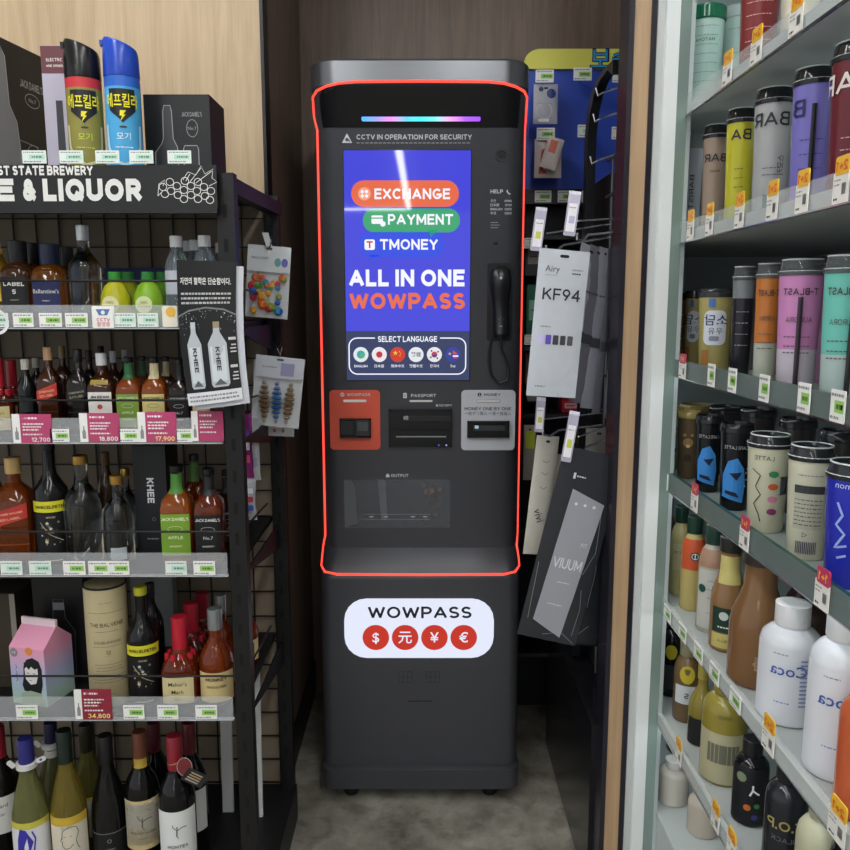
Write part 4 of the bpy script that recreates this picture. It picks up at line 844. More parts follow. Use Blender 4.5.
w3 = wine('white wine with dark blue capsule half hidden behind the first two', 55, 722, 30, 'burgundy', '#7c7c4c', '#22224c', [(.74, .79, 1.0, '#cfcfcc')], Y=BK+.02, trans=.6)
w4 = wine('green-glass wine with yellow-edged label behind the line-drawn face one', 90, 724, 32, 'burgundy', '#8a8444', '#2a2a1c', [(.18, .46, 1.1, '#b8bcc4'), (.46, .49, 1.1, '#c2b040')], Y=BK, trans=.6)
wine('nearly black wine with black label and small white crest', 109.5, 735, 34, 'burgundy', '#101010', '#1a1a1c', [(.14, .36, 1.15, '#17171a'), (.36, .364, 1.15, '#8a8a88')], [('CABERNET', .25, .0032, '#9a9a98'), ('T', .22, .003, '#9a9a98')], (0, lambda l, F, R, H: l.ring(0, H*.31, .004, .0015, F, GRY, .0008, 10)))
def angel(l, F, R, H):
    K = mat('#6a6a66', .5); z = H*.45; l.stroke([(-.001, z-.018), (.0, z)], .003, F, K, .0008); l.stroke([(-.001, z-.003), (-.008, z+.004), (-.009, z+.010)], .0018, F, K, .0008); l.stroke([(.0, z-.004), (.010, z+.002), (.020, z+.002)], .0022, F, K, .0008); l.disc(.0, z+.003, .002, F, K, .0009, 8); l.stroke([(-.001, z-.018), (.003, z-.024)], .0015, F, K, .0008)
wine('dark red wine with brown capsule, gold-edged white label, left of the tagged bottle', 143.5, 731, 34, 'bordeaux', '#0b0a0c', '#6a3c28', [(.24, .58, 1.2, '#c9b888'), (.275, .555, 1.2, '#e2e2dc'), (.77, .83, .41, '#b89a3c')], [('MONTES ALPHA', .36, .0052, '#5a5a54', .006), ('CABERNET', .32, .003, '#8a8a84')], (1, angel))
w5 = wine('dark red wine with red capsule and paper tag round its neck', 178, 735, 36, 'bordeaux', '#0b0a0c', '#8e2230', [(.24, .56, 1.2, '#e2e4e2')], [('MONTES', .33, .0075, '#3c3c3a', .008), ('WINE', .27, .003, '#8a8a84')], (0, angel), Y=RY+.06)
wine('dark wine bottle directly behind the brown-capsule one', 157, 722, 30, 'bordeaux', '#0c0b0d', '#5c1c28', Y=BK, labs=[(.3, .56, 1.1, '#b8b8b2')])
wine('dark wine bottle with maroon capsule behind the tagged one, right side', 192, 722, 31, 'bordeaux', '#0c0b0d', '#5c1620', Y=BK-.03, labs=[(.26, .56, 1.1, '#cfd0cc')])
# neck tag of the red-capsule wine, collars on the pale wines
tg = B(); hh_ = at(178, 760, RY+.06).z-SZ[4]
tg.tube([(.016*math.cos(q*PI/8), .016*math.sin(q*PI/8), hh_+.004*math.cos(q*PI/8)) for q in range(16)], .0012, mat('#b8a878', .5), 6, True)
tF = plane((.042, -.034, hh_-.028), (.78, .12, -.62), (.62, 0, .78)); tg.rr(-.026, .026, -.016, .016, .002, tF, mat('#2c2826', .5), t=.0012)
for q in range(4): tg.rr(-.018+q*.001, .014, -.011+q*.006, -.008+q*.006, .0005, (lambda x, y, e=0: tF(x, y, .0014+e)), mat('#b8b0a0' if q != 2 else '#c09a5c', .5))
tF2 = plane((.022, -.036, hh_+.002), (.9, .1, .2), (-.2, 0, .95)); tg.disc(0, 0, .015, tF2, mat('#7a2c34', .5), 0, 16, ry=.021).ring(0, 0, .0155, .0012, tF2, mat('#c0b8a8', .5), .0002, 16, ry=.0215)
tg.build('neck_tag', w5)
for w_, pz in ((w1, 762), (w3, 742)):
    y_ = w_.location.y; z_ = at(31, pz, y_).z-SZ[4]; b = B(); b.lathe([(.021, z_-.010), (.022, z_-.010), (.0225, z_+.001), (.021, z_+.002)], mat('#d6d6d2', .6), 20)
    Fq = plane((.028, -.014, z_+.006), (1, 0, .3), (-.3, 0, 1)); b.rr(-.008, .012, -.005, .007, .004, Fq, mat('#dcdce0', .6), t=.001).disc(.002, .001, .003, (lambda x, y, e=0: Fq(x, y, .0012+e)), mat('#4a48a0', .5))
    Fq2 = plane((-.028, -.012, z_+.006), (.6, 0, -.8), (.8, 0, .6)); b.rr(-.012, .008, -.005, .006, .004, Fq2, mat('#dcdcd8', .6), t=.001); b.build('neck_collar', w_)
# white boards standing at the right end of the deck
for (a0, a1, b0, b1, py0, py1, Y, lb_) in ((222, 233, 222, 233, 640, 797, 1.86, 'narrow white board leaning at the rack end, left of the post'), (248, 262, 248, 262, 640, 791, 1.84, 'narrow white board leaning at the rack end, right of the post')):
    p = at((a0+a1)/2, py1, Y); zt_ = at(240, py0, Y).z; w_ = (a1-a0)*mpp(Y, .3); tagp(B().obox((p.x-w_/2, Y, DK+.001), (w_, 0, 0), (0, .008, 0), (.0, .02, min(zt_, SZ[3]-.03)-DK), mat('#c9cbcb', .6)).build('white_board'), lb_, 'board', 'narrow white boards at the end of the rack')

# --- things on top of the rack
def tl(px, py, Y): return at(px, py, Y)
def jdbox(b, F, w_, h_):
    O = mat('#9a9c9e', .5); x = w_*.45
    b.text("JACK DANIEL'S", .009, x, h_*.78, F, O, bold=.008, w=w_*.62); b.ring(x, h_*.62, w_*.17, .0012, F, O, n=16, ry=h_*.10); b.text('No.7', .006, x, h_*.62, F, O, bold=.01)
    P = [(-w_*.72, 0), (-w_*.70, h_*.34), (-w_*.50, h_*.44), (-w_*.44, h_*.50), (-w_*.42, h_*.82), (-w_*.38, h_*.88), (-w_*.20, h_*.88), (-w_*.16, h_*.82), (-w_*.14, h_*.50), (-w_*.02, h_*.40), (w_*.0, 0)]
    b.shape(P, F, mat('#3c3e40', .35)); b.stroke(P, .0018, F, O, .0004)
    b.rr(w_*.16, w_*.62, 0, h_*.42, .006, F, mat('#26282a', .35)); b.stroke([(w_*.16, 0), (w_*.16, h_*.38), (w_*.2, h_*.42), (w_*.58, h_*.42), (w_*.62, h_*.38), (w_*.62, 0)], .0018, F, O, .0004)
a = at(143, 96, 1.68); c = at(209, 96, 1.68)
carton('gift_box', 'black whiskey gift box with window outlines, right end of the rack top', a.x, c.x, 1.68, 1.80, ZS+.0005, at(170, 95, 1.68).z, mat('#17181a', .45), jdbox)
# larger box at the left, turned so its face recedes to the right
xa, xb = at(-50, 60, 1.56).x, at(43, 60, 1.84).x
w_ = math.hypot(xb-xa, .28)/2; cxx, cyy = (xa+xb)/2, 1.70; an = math.atan2(.28, xb-xa)
t = thing('gift_box', 'large black whiskey gift box seen at an angle, left end of the rack top', 'box', (cxx, cyy, ZS+.0005), an); hb_ = at(-50, 12, 1.56).z-ZS
b = B().box(-w_, w_, 0, .09, 0, hb_, mat('#151618', .45)); F = front(0, .0005); O = mat('#b4b6b8', .5)
xo = w_*.30
P = [(xo-.085, .012), (xo-.03, .02), (xo-.045, .105), (xo-.06, .13), (xo-.062, .20), (xo-.075, .215), (xo-.09, .215)]
b.shape([(xo-.12, .0), (xo+.008, .0), (xo-.006, .13), (xo-.026, .16), (xo-.030, .255), (xo-.042, .27), (xo-.12, .27)], F, mat('#8a8c8e', .4)); b.stroke([(xo-.12, .0), (xo+.008, .0), (xo-.006, .13), (xo-.026, .16), (xo-.030, .255), (xo-.042, .27), (xo-.12, .27)], .002, F, O, .0004)
b.text("JACK DANIEL'S", .016, w_*.66, .215, F, O, bold=.008, w=.075); b.ring(w_*.66, .185, .024, .0014, F, O, n=16, ry=.014); b.text('No.7', .008, w_*.66, .185, F, O, bold=.01)
b.stroke([(xo+.0, 0), (xo-.002, .095), (xo+.06, .09)], .002, F, O, .0004); b.ring(xo+.045, .07, .022, .0014, F, O, n=16); b.build('carton_body', t); B().box(-w_, w_, 0, .09, hb_, hb_+.0015, mat('#151618', .45)).build('lid_flap', t)
# wine opener box
a = at(40, 48, 1.66); c = at(64.5, 48, 1.66)
def opener(b, F, w_, h_):
    b.shape([(-w_, h_*.80), (w_, h_*.80), (w_, h_), (-w_, h_)], F, mat('#6a3c44', .5)); b.text('ELECTRIC', .0062, .002, h_*.90, F, WHT, bold=.008, w=w_*1.3); b.text('WINE OPENER', .0045, .002, h_*.855, F, WHT, bold=.008, w=w_*1.4)
    b.shape([(-w_*.05, 0), (w_*.62, 0), (w_*.55, h_*.60), (w_*.0, h_*.60)], F, mat('#3a3a3e', .4)).rr(-w_*.3, w_*.1, 0, .014, .005, F, mat('#232327', .4), e=.0003)
carton('opener_box', 'slim lilac-white box printed with a dark electric wine opener', a.x, c.x, 1.66, 1.71, ZS+.0005, at(54, 46, 1.66).z, mat('#b9b4c4', .5), opener)
def spray(label, px, topy, w_, body, capc, bandc, low):
    loc, R, H, _ = place(px, topy+6, w_, 1.60, ZS+.0005); t = thing('spray_can', label, 'spray can', loc, math.atan2(-loc.x, 1.6)*.8, 'insect spray cans on top of the rack')
    B().lathe([(R*.96, 0), (R, .003), (R, H*.70), (R*.96, H*.72)], mat(body, .25, metal=.2), 28).build('can_body', t)
    b = B(); seg = 28; V = []; prof = [(R*1.0, H*.72, 0), (R*1.02, H*.74, 0), (R*.98, H*.92, 1), (R*.9, H*.95, 1), (R*.3, H*.96, 1)]
    for r_, z_, s_ in prof:
        for i in range(seg):
            q = 2*PI*(i+.5)/seg; V.append(Vector((math.sin(q)*r_, -math.cos(q)*r_, z_-s_*math.sin(q)*r_*.35+s_*H*.02)))
    b.loft([V[i*seg:(i+1)*seg] for i in range(5)], mat(capc, .25)); b.obox((-R*1.1, -R*.3, H*.955), (R*.5, 0, 0), (0, R*.6, 0), (0, 0, H*.03), mat(capc, .3)); b.build('spray_cap', t)
    F = cyl(lambda z: R, eps=.0007); l = B(); l.grid(-R*1.3, R*1.3, H*.64, H*.715, F, mat(bandc, .4), 14, 1); l.grid(-R*1.3, R*1.3, H*.02, H*.64, F, mat(low[0], .4), 14, 2)
    l.shape([(-R*.72, H*.62), (R*.72, H*.62), (R*.72, H*.46), (R*.2, H*.40), (0, H*.37), (-R*.2, H*.40), (-R*.72, H*.46)], F, mat('#14141c', .4), .0010)
    l.text('에프킬라', .0185, 0, H*.53, F, mat('#f2e61e', .4), bold=.03, e=.0020, w=R*1.75); l.shape([(-.004, H*.46), (.006, H*.46), (.001, H*.43), (.005, H*.43), (-.004, H*.38), (-.001, H*.42), (-.005, H*.42)], F, mat('#f2e61e', .4), .0019)
    l.stroke([(-R*1.0, H*.36), (-R*.95, H*.2), (-R*.6, H*.09), (0, H*.06), (R*.6, H*.09), (R*.95, H*.2), (R*1.0, H*.36)], .0055, F, mat(low[1], .4), .0009); l.text('모기', .010, 0, H*.27, F, mat(low[2], .4), bold=.02, e=.0010); bars(l, -R*.5, R*.5, H*.19, F, mat(low[2], .4), h=.002, e=.001); l.disc(0, H*.34, .007, F, mat('#3c3c30', .4), .0012, 12, ry=.002); l.build('label', t)
spray('insect spray can with black cap, red band and olive body, on rack top', 85.5, 37, 34, '#7a7434', '#141414', '#c8323c', ('#8e8840', '#d9d2a4', '#c8d84a'))
spray('insect spray can with bright blue cap and light blue body, on rack top', 124, 35, 34, '#3c9ad8', '#2048b8', '#2c64c8', ('#4aa8dc', '#bfe0f2', '#e6f4fa'))

# --- price tags on the rack
FRL = front(RY-.0002, 0); TG = 'price tags on the rack rails'
def TT(row, px0, px1, style, label, py0=None, py1=None, price=None, Y=RY, F=FRL):
    d = {-1: (150.5, 163.5), 0: (313, 327), 1: (429, 442), 2: (561, 575), 3: (705, 719)}[row]; py0 = py0 or d[0]; py1 = py1 or d[1]
    a = at(px0, py1, Y); c = at(px1, py0, Y); tagx(a.x, c.x, a.z, c.z, F, style, label, TG, seed=px0, price=price)
FHB = front(RY-.0205, 0)
for i, (p, tx) in enumerate(((23, 'white price tag on the header board under the large angled box'), (60, 'white price tag on the header board under the wine opener box'), (96, 'white price tag on the header board under the black-capped spray can'), (130, 'white price tag on the header board under the blue spray can'), (168, 'white price tag on the header board at its right end, above the grapes'))):
    TT(-1, p, p+23, 'mint', tx, Y=RY-.0205, F=FHB)
TT(0, -10, 8, 'mint', 'price tag cut off at the left photo edge, upper shelf rail'); TT(0, 14, 33, 'green', 'green-band tag on upper rail under the LABEL 5 bottle'); TT(0, 40, 61.5, 'green', 'green-band tag on upper rail under the navy-label flask'); TT(0, 66, 87.5, 'green', 'green-band tag on upper rail under the tall clear bottle')
TT(0, 114.5, 135.5, 'mint', 'pale green tag on upper rail right of the CCTV sticker'); TT(0, 138, 158, 'mint', 'pale green tag on upper rail under the green juice bottle')
TT(1, 51, 69, 'green', 'green-band tag on second rail between first and second pink cards'); TT(1, 119.5, 138, 'green', 'green-band tag on second rail between second and third pink cards'); TT(1, 176.5, 192, 'green', 'green-band tag on second rail between third and fourth pink cards')
TT(1, 14, 51, 'pink', 'pink price card on second rail, leftmost of the four', 414, 443, '12,700'); TT(1, 81, 119, 'pink', 'pink price card on second rail reading 18,800', 413, 442, '18,800'); TT(1, 139, 176, 'pink', 'pink price card on second rail reading 17,900 in yellow', 412, 442, '17,900'); TT(1, 192.5, 223, 'pink', 'pink price card on second rail below the poster, rightmost of the four', 411, 441, '14,800')
TT(2, 1.5, 22, 'mint', 'pale tag on third rail under the large red-label whisky'); TT(2, 30, 51, 'mint', 'pale tag on third rail under the black rum bottle'); TT(2, 64, 85, 'green', 'green-band tag on third rail under the large clear bottle'); TT(2, 89, 108.5, 'green', 'green-band tag on third rail, left half of the joined pair'); TT(2, 109, 129, 'green', 'green-band tag on third rail, right half of the joined pair'); TT(2, 166, 186.5, 'mint', 'pale tag on third rail under the large green-label whiskey'); TT(2, 194, 215, 'green', 'green-band tag on third rail under the black-label whiskey, rightmost')
TT(3, 17, 37.5, 'green', 'green-band tag on fourth rail below the pink carton'); TT(3, 76, 111, 'pink', 'dark red price card reading 34,800 on fourth rail below the cream tube', 689, 719, '34,800'); TT(3, 124, 144, 'green', 'green-band tag on fourth rail under the yellow-capped rum'); TT(3, 158, 178, 'green', 'green-band tag on fourth rail under the front red wax bottle'); TT(3, 196, 217, 'green', 'green-band tag on fourth rail under the MONKEY whisky, rightmost')
a = at(93, 328, RY); c = at(114, 306, RY); b = B().rr(a.x, c.x, a.z, c.z, .003, FRL, WHT, t=.0012); f2 = front(RY-.0014, .0003); mx_ = (a.x+c.x)/2; hz = c.z-a.z
b.shape([(mx_-.014, c.z-.006), (mx_+.014, c.z-.006), (mx_+.008, c.z-.018), (mx_-.008, c.z-.018)], f2, mat('#5a78b0', .5)).disc(mx_, c.z-.0125, .004, f2, WHT, .0003, 12).text('CCTV', .0065, mx_, a.z+.016, f2, RED, bold=.01).text('촬영중', .0065, mx_, a.z+.007, f2, RED, bold=.01)
tagp(b.build('warning_sticker'), 'small white camera warning sticker with blue emblem on upper shelf rail', 'sticker')
tagp(B().rr(at(163, 328, RY).x, at(178, 328, RY).x, at(163, 327, RY).z, at(163, 306, RY).z, .003, FRL, mat('#e8e2d0', .5), t=.0012).disc(at(171, 312, RY).x, at(171, 312, RY).z, .010, front(RY-.0014), mat('#e8b84a', .5), .0004).build('round_sticker'), 'cream card with a yellow round mark at the right end of upper rail', 'sticker')
tagp(B().ring(at(-4, 318, RY-.003).x, at(0, 322, RY).z, .022, .006, front(RY-.003, 0), mat('#e8eaea', .4), n=18).build('shelf_ring_clip'), 'white round clip on the upper rail at the left photo edge', 'clip')

# --- hanging poster
pst = thing('hanging_poster', 'black poster showing two clear KHEE bottles, hanging in front of the rack', 'poster', at(210, 330, 1.50))
c00, c10, c01, c11 = at(189, 406, 1.515), at(243, 399, 1.50), at(176.5, 260, 1.525), at(236.5, 262, 1.515)
def FP(u, v, e=0):    # u right 0..1, v up 0..1
    p = (c00*(1-u)+c10*u)*(1-v)+(c01*(1-u)+c11*u)*v; bow = math.sin(u*PI)*.010*(1-.3*v)
    return p+Vector((-.006*math.sin(v*PI), -bow-e, 0))
b = B(); b.grid(0, 1, 0, 1, FP, mat('#08090a', .55), 10, 8, 0); b.grid(0, 1, 0, 1, FP, mat('#d0d0d0', .5), 10, 8, -.0008); b.grid(.0, 1, 0, .085, FP, mat('#dcdde0', .3), 10, 1, .0006)
Fq = FP
def ptx(t, h_, x, y, m, al='L', bold=.01, w=None, rot=0):
    V, Fc, x0, x1, y0, y1, stk = textmesh(t, bold); kx = (w/(x1-x0)) if w else h_*.0; ky = h_/(1 if stk else textmesh('H', 0)[5])
    if rot: P = [FP(x+(v.y*ky*1.0), y-(v.x-x0)*kx, .0012) for v in V]
    else: P = [FP(x+(v.x-x0)*kx, y+v.y*ky, .0012) for v in V]
    b.add(P, Fc, m)
ptx('자연의 철학은 단순함이다.', .036, .06, .84, WHT, w=.86, bold=.035)
for i in range(3):
    random.seed(i); x = .07
    while x < .9:
        w_ = random.uniform(.02, .07); b.grid(x, min(.93, x+w_), .765-i*.032, .779-i*.032, FP, mat('#b8b8b8', .5), 1, 1, .0012); x += w_+.014
for i in range(60):
    random.seed(i+50); x = random.random(); y = .66-.13*(1-math.cos((x-.5)*2))-random.random()**2*.14
    b.disc(x, y, random.uniform(.004, .012), FP, mat(random.choice(['#8a8d90', '#5a5d60', '#c8cacc']), .4), .0011, 6, ry=random.uniform(.002, .006))
b.stroke([(0, .615), (.2, .655), (.5, .675), (.8, .66), (1, .62)], .012, FP, mat('#77797c', .4), .0010)
for cx, wd in ((.26, .13), (.665, .16)):
    P = [(cx-wd, .13), (cx-wd*.8, .11), (cx+wd*.8, .11), (cx+wd, .13), (cx+wd, .42), (cx+wd*.35, .50), (cx+wd*.3, .56), (cx-wd*.3, .56), (cx-wd*.35, .50), (cx-wd, .42)]
    b.shape(P, FP, mat('#b6bcc0', .3), .0016); b.shape([(cx-wd*.8, .15), (cx+wd*.8, .15), (cx+wd*.8, .40), (cx-wd*.8, .40)], FP, mat('#cfd5d8', .3), .0018)
    b.grid(cx-wd*.34, cx+wd*.34, .53, .575, FP, mat('#9c8a68', .4) if cx > .5 else mat('#c4c8ca', .4), 1, 1, .0018); b.shape([(cx-wd*.7, .125), (cx+wd*.7, .125), (cx, .17)], FP, mat('#5c6064', .3), .0019)
    V, Fc, x0, x1, y0, y1, stk = textmesh('KHEE', .014); w_ = .17; k_ = w_/(x1-x0); b.add([FP(cx-.035+(v.y-.0)*.075, .395-(v.x-x0)*k_, .0022) for v in V], Fc, mat('#26282a', .5))
for y, w_ in ((.44, .12), (.40, .08), (.375, .1), (.35, .1), (.24, .12), (.2, .08), (.175, .1), (.15, .1)): b.grid(.98-w_, .98, y, y+(.02 if w_ > .11 else .01), FP, mat('#c8c8c8', .5), 1, 1, .0012)
for i in range(2):
    random.seed(i+9); x = .05
    while x < .92: w_ = random.uniform(.02, .06); b.grid(x, x+w_, .05-i*.028, .062-i*.028, FP, mat('#7c7e84', .5), 1, 1, .0012); x += w_+.015
b.build('printed_sheet', pst, True)
c10b = at(247, 405, 1.515)
b = B(); Fb = lambda u, v, e=0: FP(u, v, e)+Vector((.012, .006, -.008)); b.grid(0, 1, 0, 1, Fb, mat('#c9ccd4', .4), 8, 4); b.build('backing_sheet', pst, True)

# --- hanging packets on the end of the rack
def packet(name, label, cat, px0, px1, py0, py1, Y, hookpx, deco, yaw=0, tilt=0, group=None):
    a = at(px0, py1, Y); c = at(px1, py0, Y); cx = (a.x+c.x)/2; W = (c.x-a.x)/2; H = c.z-a.z
    t = thing(name, label, cat, (cx, Y, c.z), yaw, group); t.rotation_euler = (0, tilt, yaw)
    b = B(); NXp = 8; F = lambda x, z, e=0: Vector((x, -.003-.004*math.cos(x/W*1.4)*math.sin(max(0, min(1, -z/H))*PI)-e, z)); Fbk = lambda x, z, e=0: Vector((x, .003-e, z))
    CP = mat('#d4d8dc', .12, alpha=.5)
    b.grid(-W, W, -H, 0, Fbk, mat('#cfd2d4', .4), 4, 4); b.rr(-W*.14, W*.14, -.009, -.004, .002, F, mat('#1c1c1e', .5), e=.002)
    deco(b, F, W, H); b.build('card_backing', t); p = B(); p.grid(-W, W, -H, 0, F, mat('#eef4f8', .04, alpha=.13), 8, 6, .0035); p.build('clear_wrap', t)
    return t
def balloons(b, F, W, H):
    b.grid(-W, W, -H*.36, 0, F, mat('#d6dadd', .4), 6, 1, .001); b.text('BALLOON', .005, -W*.4, -H*.17, F, INK, bold=.004, e=.002, w=W*.8)
    for x, c_ in ((.42, '#3c9a98'), (.74, '#4c4ab8')): b.disc(W*x, -H*.22, .0075, F, mat(c_, .4), .002, 14, ry=.010)
    random.seed(4)
    for i in range(34):
        c_ = random.choice(['#2c5cb8', '#d86a2c', '#c8323c', '#4c8a3c', '#e0a02c', '#2c8ab0', '#8a9a3c']); x = random.uniform(-.75, .75)*W; z = -H*random.uniform(.42, .92); r = random.uniform(.006, .011)
        b.lathe([(r*.3, -r), (r*.9, -r*.5), (r, 0), (r*.9, r*.5), (r*.3, r)], mat(c_, .3), 8, (x, -.004, z))
EX = at(270, 250, 1.87)
packet('balloon_packet', 'clear packet of mixed colour balloons hanging at the rack end, upper', 'packet', 251, 291, 246, 318, 1.86, 270, balloons, yaw=.1, tilt=.08)
def clips(col):
    def d(b, F, W, H):
        b.grid(-W, W, -H*.30, 0, F, mat('#c9ccd6', .4), 6, 1, .001); b.rr(W*.05, W*.6, -H*.26, -H*.08, .002, F, mat('#8a8cb8', .4), e=.002); bars(b, -W*.7, -W*.1, -H*.15, F, GRY, h=.003, e=.002)
        for x, c_, r_ in ((-.5, col[0], .15), (0, col[1], .1), (.5, col[2], -.05)):
            for k_ in range(9):
                f_ = k_/8; ww = W*.27*math.sin(PI*(f_*.8+.12)); z = -H*(.38+.54*f_); b.lathe([(ww*.6, -.004), (ww, 0), (ww*.6, .004)], mat(c_, .25, metal=.3), 8, (x*W+r_*W*(f_-.5), -.003, z))
    return d
packet('hair_clip_packet', 'packet of blue and brown glitter clips, front one hanging at rack end', 'packet', 259, 305, 357, 427, 1.82, 285, clips(('#8a6a48', '#2c6cb0', '#9a7c54')), yaw=.12, tilt=.12, group='clip packets hanging at the rack end')
packet('hair_clip_packet', 'clip packet with red pieces half hidden behind the front clip packet', 'packet', 258, 297, 364, 436, 1.86, 285, clips(('#b0442c', '#a83c34', '#b85c3c')), yaw=.12, tilt=.07, group='clip packets hanging at the rack end')
packet('hair_clip_packet', 'rearmost clip packet, only its pale edge showing at the left', 'packet', 256, 290, 360, 430, 1.90, 285, clips(('#8a6a48', '#5c6cb0', '#9a7c54')), yaw=.12, tilt=.03, group='clip packets hanging at the rack end')
for i, (px, py, Yb) in enumerate(((269, 246, 1.86), (279, 352, 1.82))):
    p = at(px, py, Yb); B().tube([(xs_+.004, 1.96, p.z+.015), (p.x-.01, 1.9, p.z+.016), (p.x-.002, Yb-.01, p.z+.008), (p.x+.006, Yb-.022, p.z-.006), (p.x+.012, Yb-.03, p.z+.012)], .0018, CHR, 6).build('display_hook', rack, True)
tagp(B().obox(at(266, 246, 1.84), (.014, 0, 0), (0, .001, 0), (-.008, 0, .030), mat('#d8dade', .3)).build('hook_tag'), 'small pale tag on the hook above the balloon packet', 'price tag')
for i, (px0, px1, py0, py1, Y, cols_, lb_) in enumerate(((238, 252, 414, 478, 1.72, ['#8a2c78', '#c03a6a', '#d8d8e0', '#5c3c90'], 'narrow purple snack sachet hanging beside the rack post, upper left'), (247, 259, 418, 480, 1.76, ['#c8ccd4', '#9aa0b0', '#dfe2e8', '#4a5c88'], 'narrow silver sachet hanging right beside the purple one'), (241, 256, 478, 520, 1.76, ['#c0c4cc', '#3c5cb0', '#b8323c', '#e0e2e8'], 'crumpled silver, red and blue sachet below the purple one'))):
    a = at(px0, py1, Y); c = at(px1, py0, Y); t = thing('snack_sachet', lb_, 'sachet', ((a.x+c.x)/2, Y, a.z), 0, 'sachets hanging behind the rack post'); W = (c.x-a.x)/2; H = c.z-a.z; rings = []
    for j in range(9):
        f = j/8; d = .009*math.sin(f*PI)+.0008; random.seed(j+i*20); wv = W*(1-.12*math.sin(f*PI))
        rings.append([Vector((wv*math.cos(q*PI/6)+random.uniform(-.001, .001), -d*math.sin(q*PI/6)+random.uniform(-.0012, .0012)*(f not in (0, 1)), f*H)) for q in range(12)])
    b = B(); b.loft(rings, mat(cols_[0], .25, metal=.4)); b.build('pouch', t)
    b = B(); F = front(-.0105, 0); 
    for j in range(3): b.rr(-W*.7, W*.7, H*(.25+.2*j), H*(.38+.2*j), .002, F, mat(cols_[1+j], .4))
    b.build('label', t)
# =================== BACK GONDOLA (behind the kiosk, right) ===================
gon = thing('wall_display', 'blue pegboard display with yellow top on the back wall, right of the kiosk', 'display board', (.62, 2.6, 0))
GX0, GX1 = .296, .98
def g(px, py, Y=2.56): p = at(px, py, Y); return p.x, p.z
zt_ = g(600, 70)[1]; zb_ = g(600, 190)[1]; b = B().box(GX0, GX1, 2.56, 2.69, zb_, zt_, mat('#3654c0', .45)); b.build('blue_panel', gon, True)
xa, _ = g(524, 60); P = [(xa, zt_)]+[(xa+.05-.05*math.cos(q*PI/16), zt_+.02+(g(0, 50)[1]-zt_-.02)*math.sin(q*PI/16)) for q in range(9)]+[(GX1, g(0, 50)[1]), (GX1, zt_)]
hd = B().prism(P[::-1], front(2.56), mat('#ece868', .5), .012); x, z = g(613, 60, 2.548); hd.text('보습용품', .050, g(589, 60)[0], z, front(2.547), mat('#0c1c50', .4), 'L', .10, e=.0006).text('보습용품', .047, g(590, 60)[0], z, front(2.547), mat('#3ca2e0', .4), 'L', .02, e=.0014); hd.build('yellow_header', gon, True)
b = B().box(GX0, GX1, 2.54, 2.69, zb_-.045, zb_, mat('#101114', .4)); b.build('tag_rail', gon, True)
B().box(GX0, GX1, 2.60, 2.69, 0, zb_-.045, mat('#141518', .6)).build('dark_back', gon, True)
for i, py in enumerate((238, 345, 410, 520, 640)):
    z = at(530, py, 2.45).z; B().box(GX0, .95, 2.35, 2.60, z-.012, z, mat('#1b1c1f', .5)).build('shelf', gon, True)
def hook(px, py, Yb, ln, par, r=.0022):
    p = at(px, py, Yb); B().tube([(p.x, Yb, p.z), (p.x, Yb-ln, p.z), (p.x, Yb-ln-.008, p.z+.006)], r, CHR, 6).build('display_hook', par, True); return p
F256 = lambda Y: front(Y)
for i, (px, py, tx) in enumerate(((545, 76, 'tag holder on blue board above the grey pack'), (583, 74, 'tag holder top centre of blue board, hook empty below'), (622, 76, 'tag holder of blue board at upper right beside black stand'), (546, 134, 'tag holder on blue board above the red and white pack'), (587, 131, 'tag holder on blue board, centre right, hook empty below'), (621, 133, 'tag holder of blue board partly behind wire stand'))):
    p = hook(px-4, py+8, 2.56, .09, gon); x, z = at(px, py, 2.46).x, at(px, py, 2.46).z
    tagx(x-.028, x+.026, z-.018, z+.018, front(2.461), 'green' if i not in (4,) else 'mint', 'white '+tx, 'tags on the blue board', seed=i)
for i, px in enumerate((543, 566, 590, 614)):
    x, z = at(px, 196.5, 2.54).x, at(px, 196.5, 2.54).z
    tagx(x-.026, x+.026, z-.018, z+.018, front(2.54), 'green', ('green-band tag on black rail below blue board, nearest the kiosk', 'second green-band tag on black rail below blue board', 'third green-band tag on black rail below blue board', 'green-band tag on black rail below blue board, behind the wire stand')[i], 'tags on the black rail below the blue board', seed=i)
def pack(name, label, px0, px1, py0, py1, Y, col, deco=None, yaw=0, tilt=0, group=None, th=.007, hole=True, alpha=None):
    """a soft hanging pouch: pillow-shaped, sealed edges, pinned at its top"""
    a = at(px0, py1, Y); c = at(px1, py0, Y); W = abs(c.x-a.x)/2/max(.25, abs(math.cos(yaw))); H = c.z-a.z
    t = thing(name, label, 'package', ((a.x+c.x)/2, Y, c.z), 0, group); t.rotation_euler = (0, tilt, yaw); NX, NZ = 10, 12
    def dpt(x, z): return th*(max(0, 1-(x/W)**2)**.6)*(max(0, 1-((z+H/2)/(H/2))**2)**.5)
    def F(x, z, e=0):
        return Vector((x, -dpt(x, z)-.0006*math.sin(x*190+z*60)-e, z))
    Bk = lambda x, z, e=0: Vector((x, dpt(x, z)*.6+.001-e, z))
    b = B(); m = mat(col, .35, noise=.04); b.grid(-W, W, -H, 0, F, m, NX, NZ); b.grid(-W, W, -H, 0, Bk, m, NX, NZ)
    if hole: b.rr(-W*.18, W*.18, -.016, -.010, .003, F, mat('#1a1a1c', .6), e=.0006)
    b.build('pouch', t)
    if deco: F.strip = .02; d = B(); deco(d, F, W, H); d.build('printed_front', t)
    return t
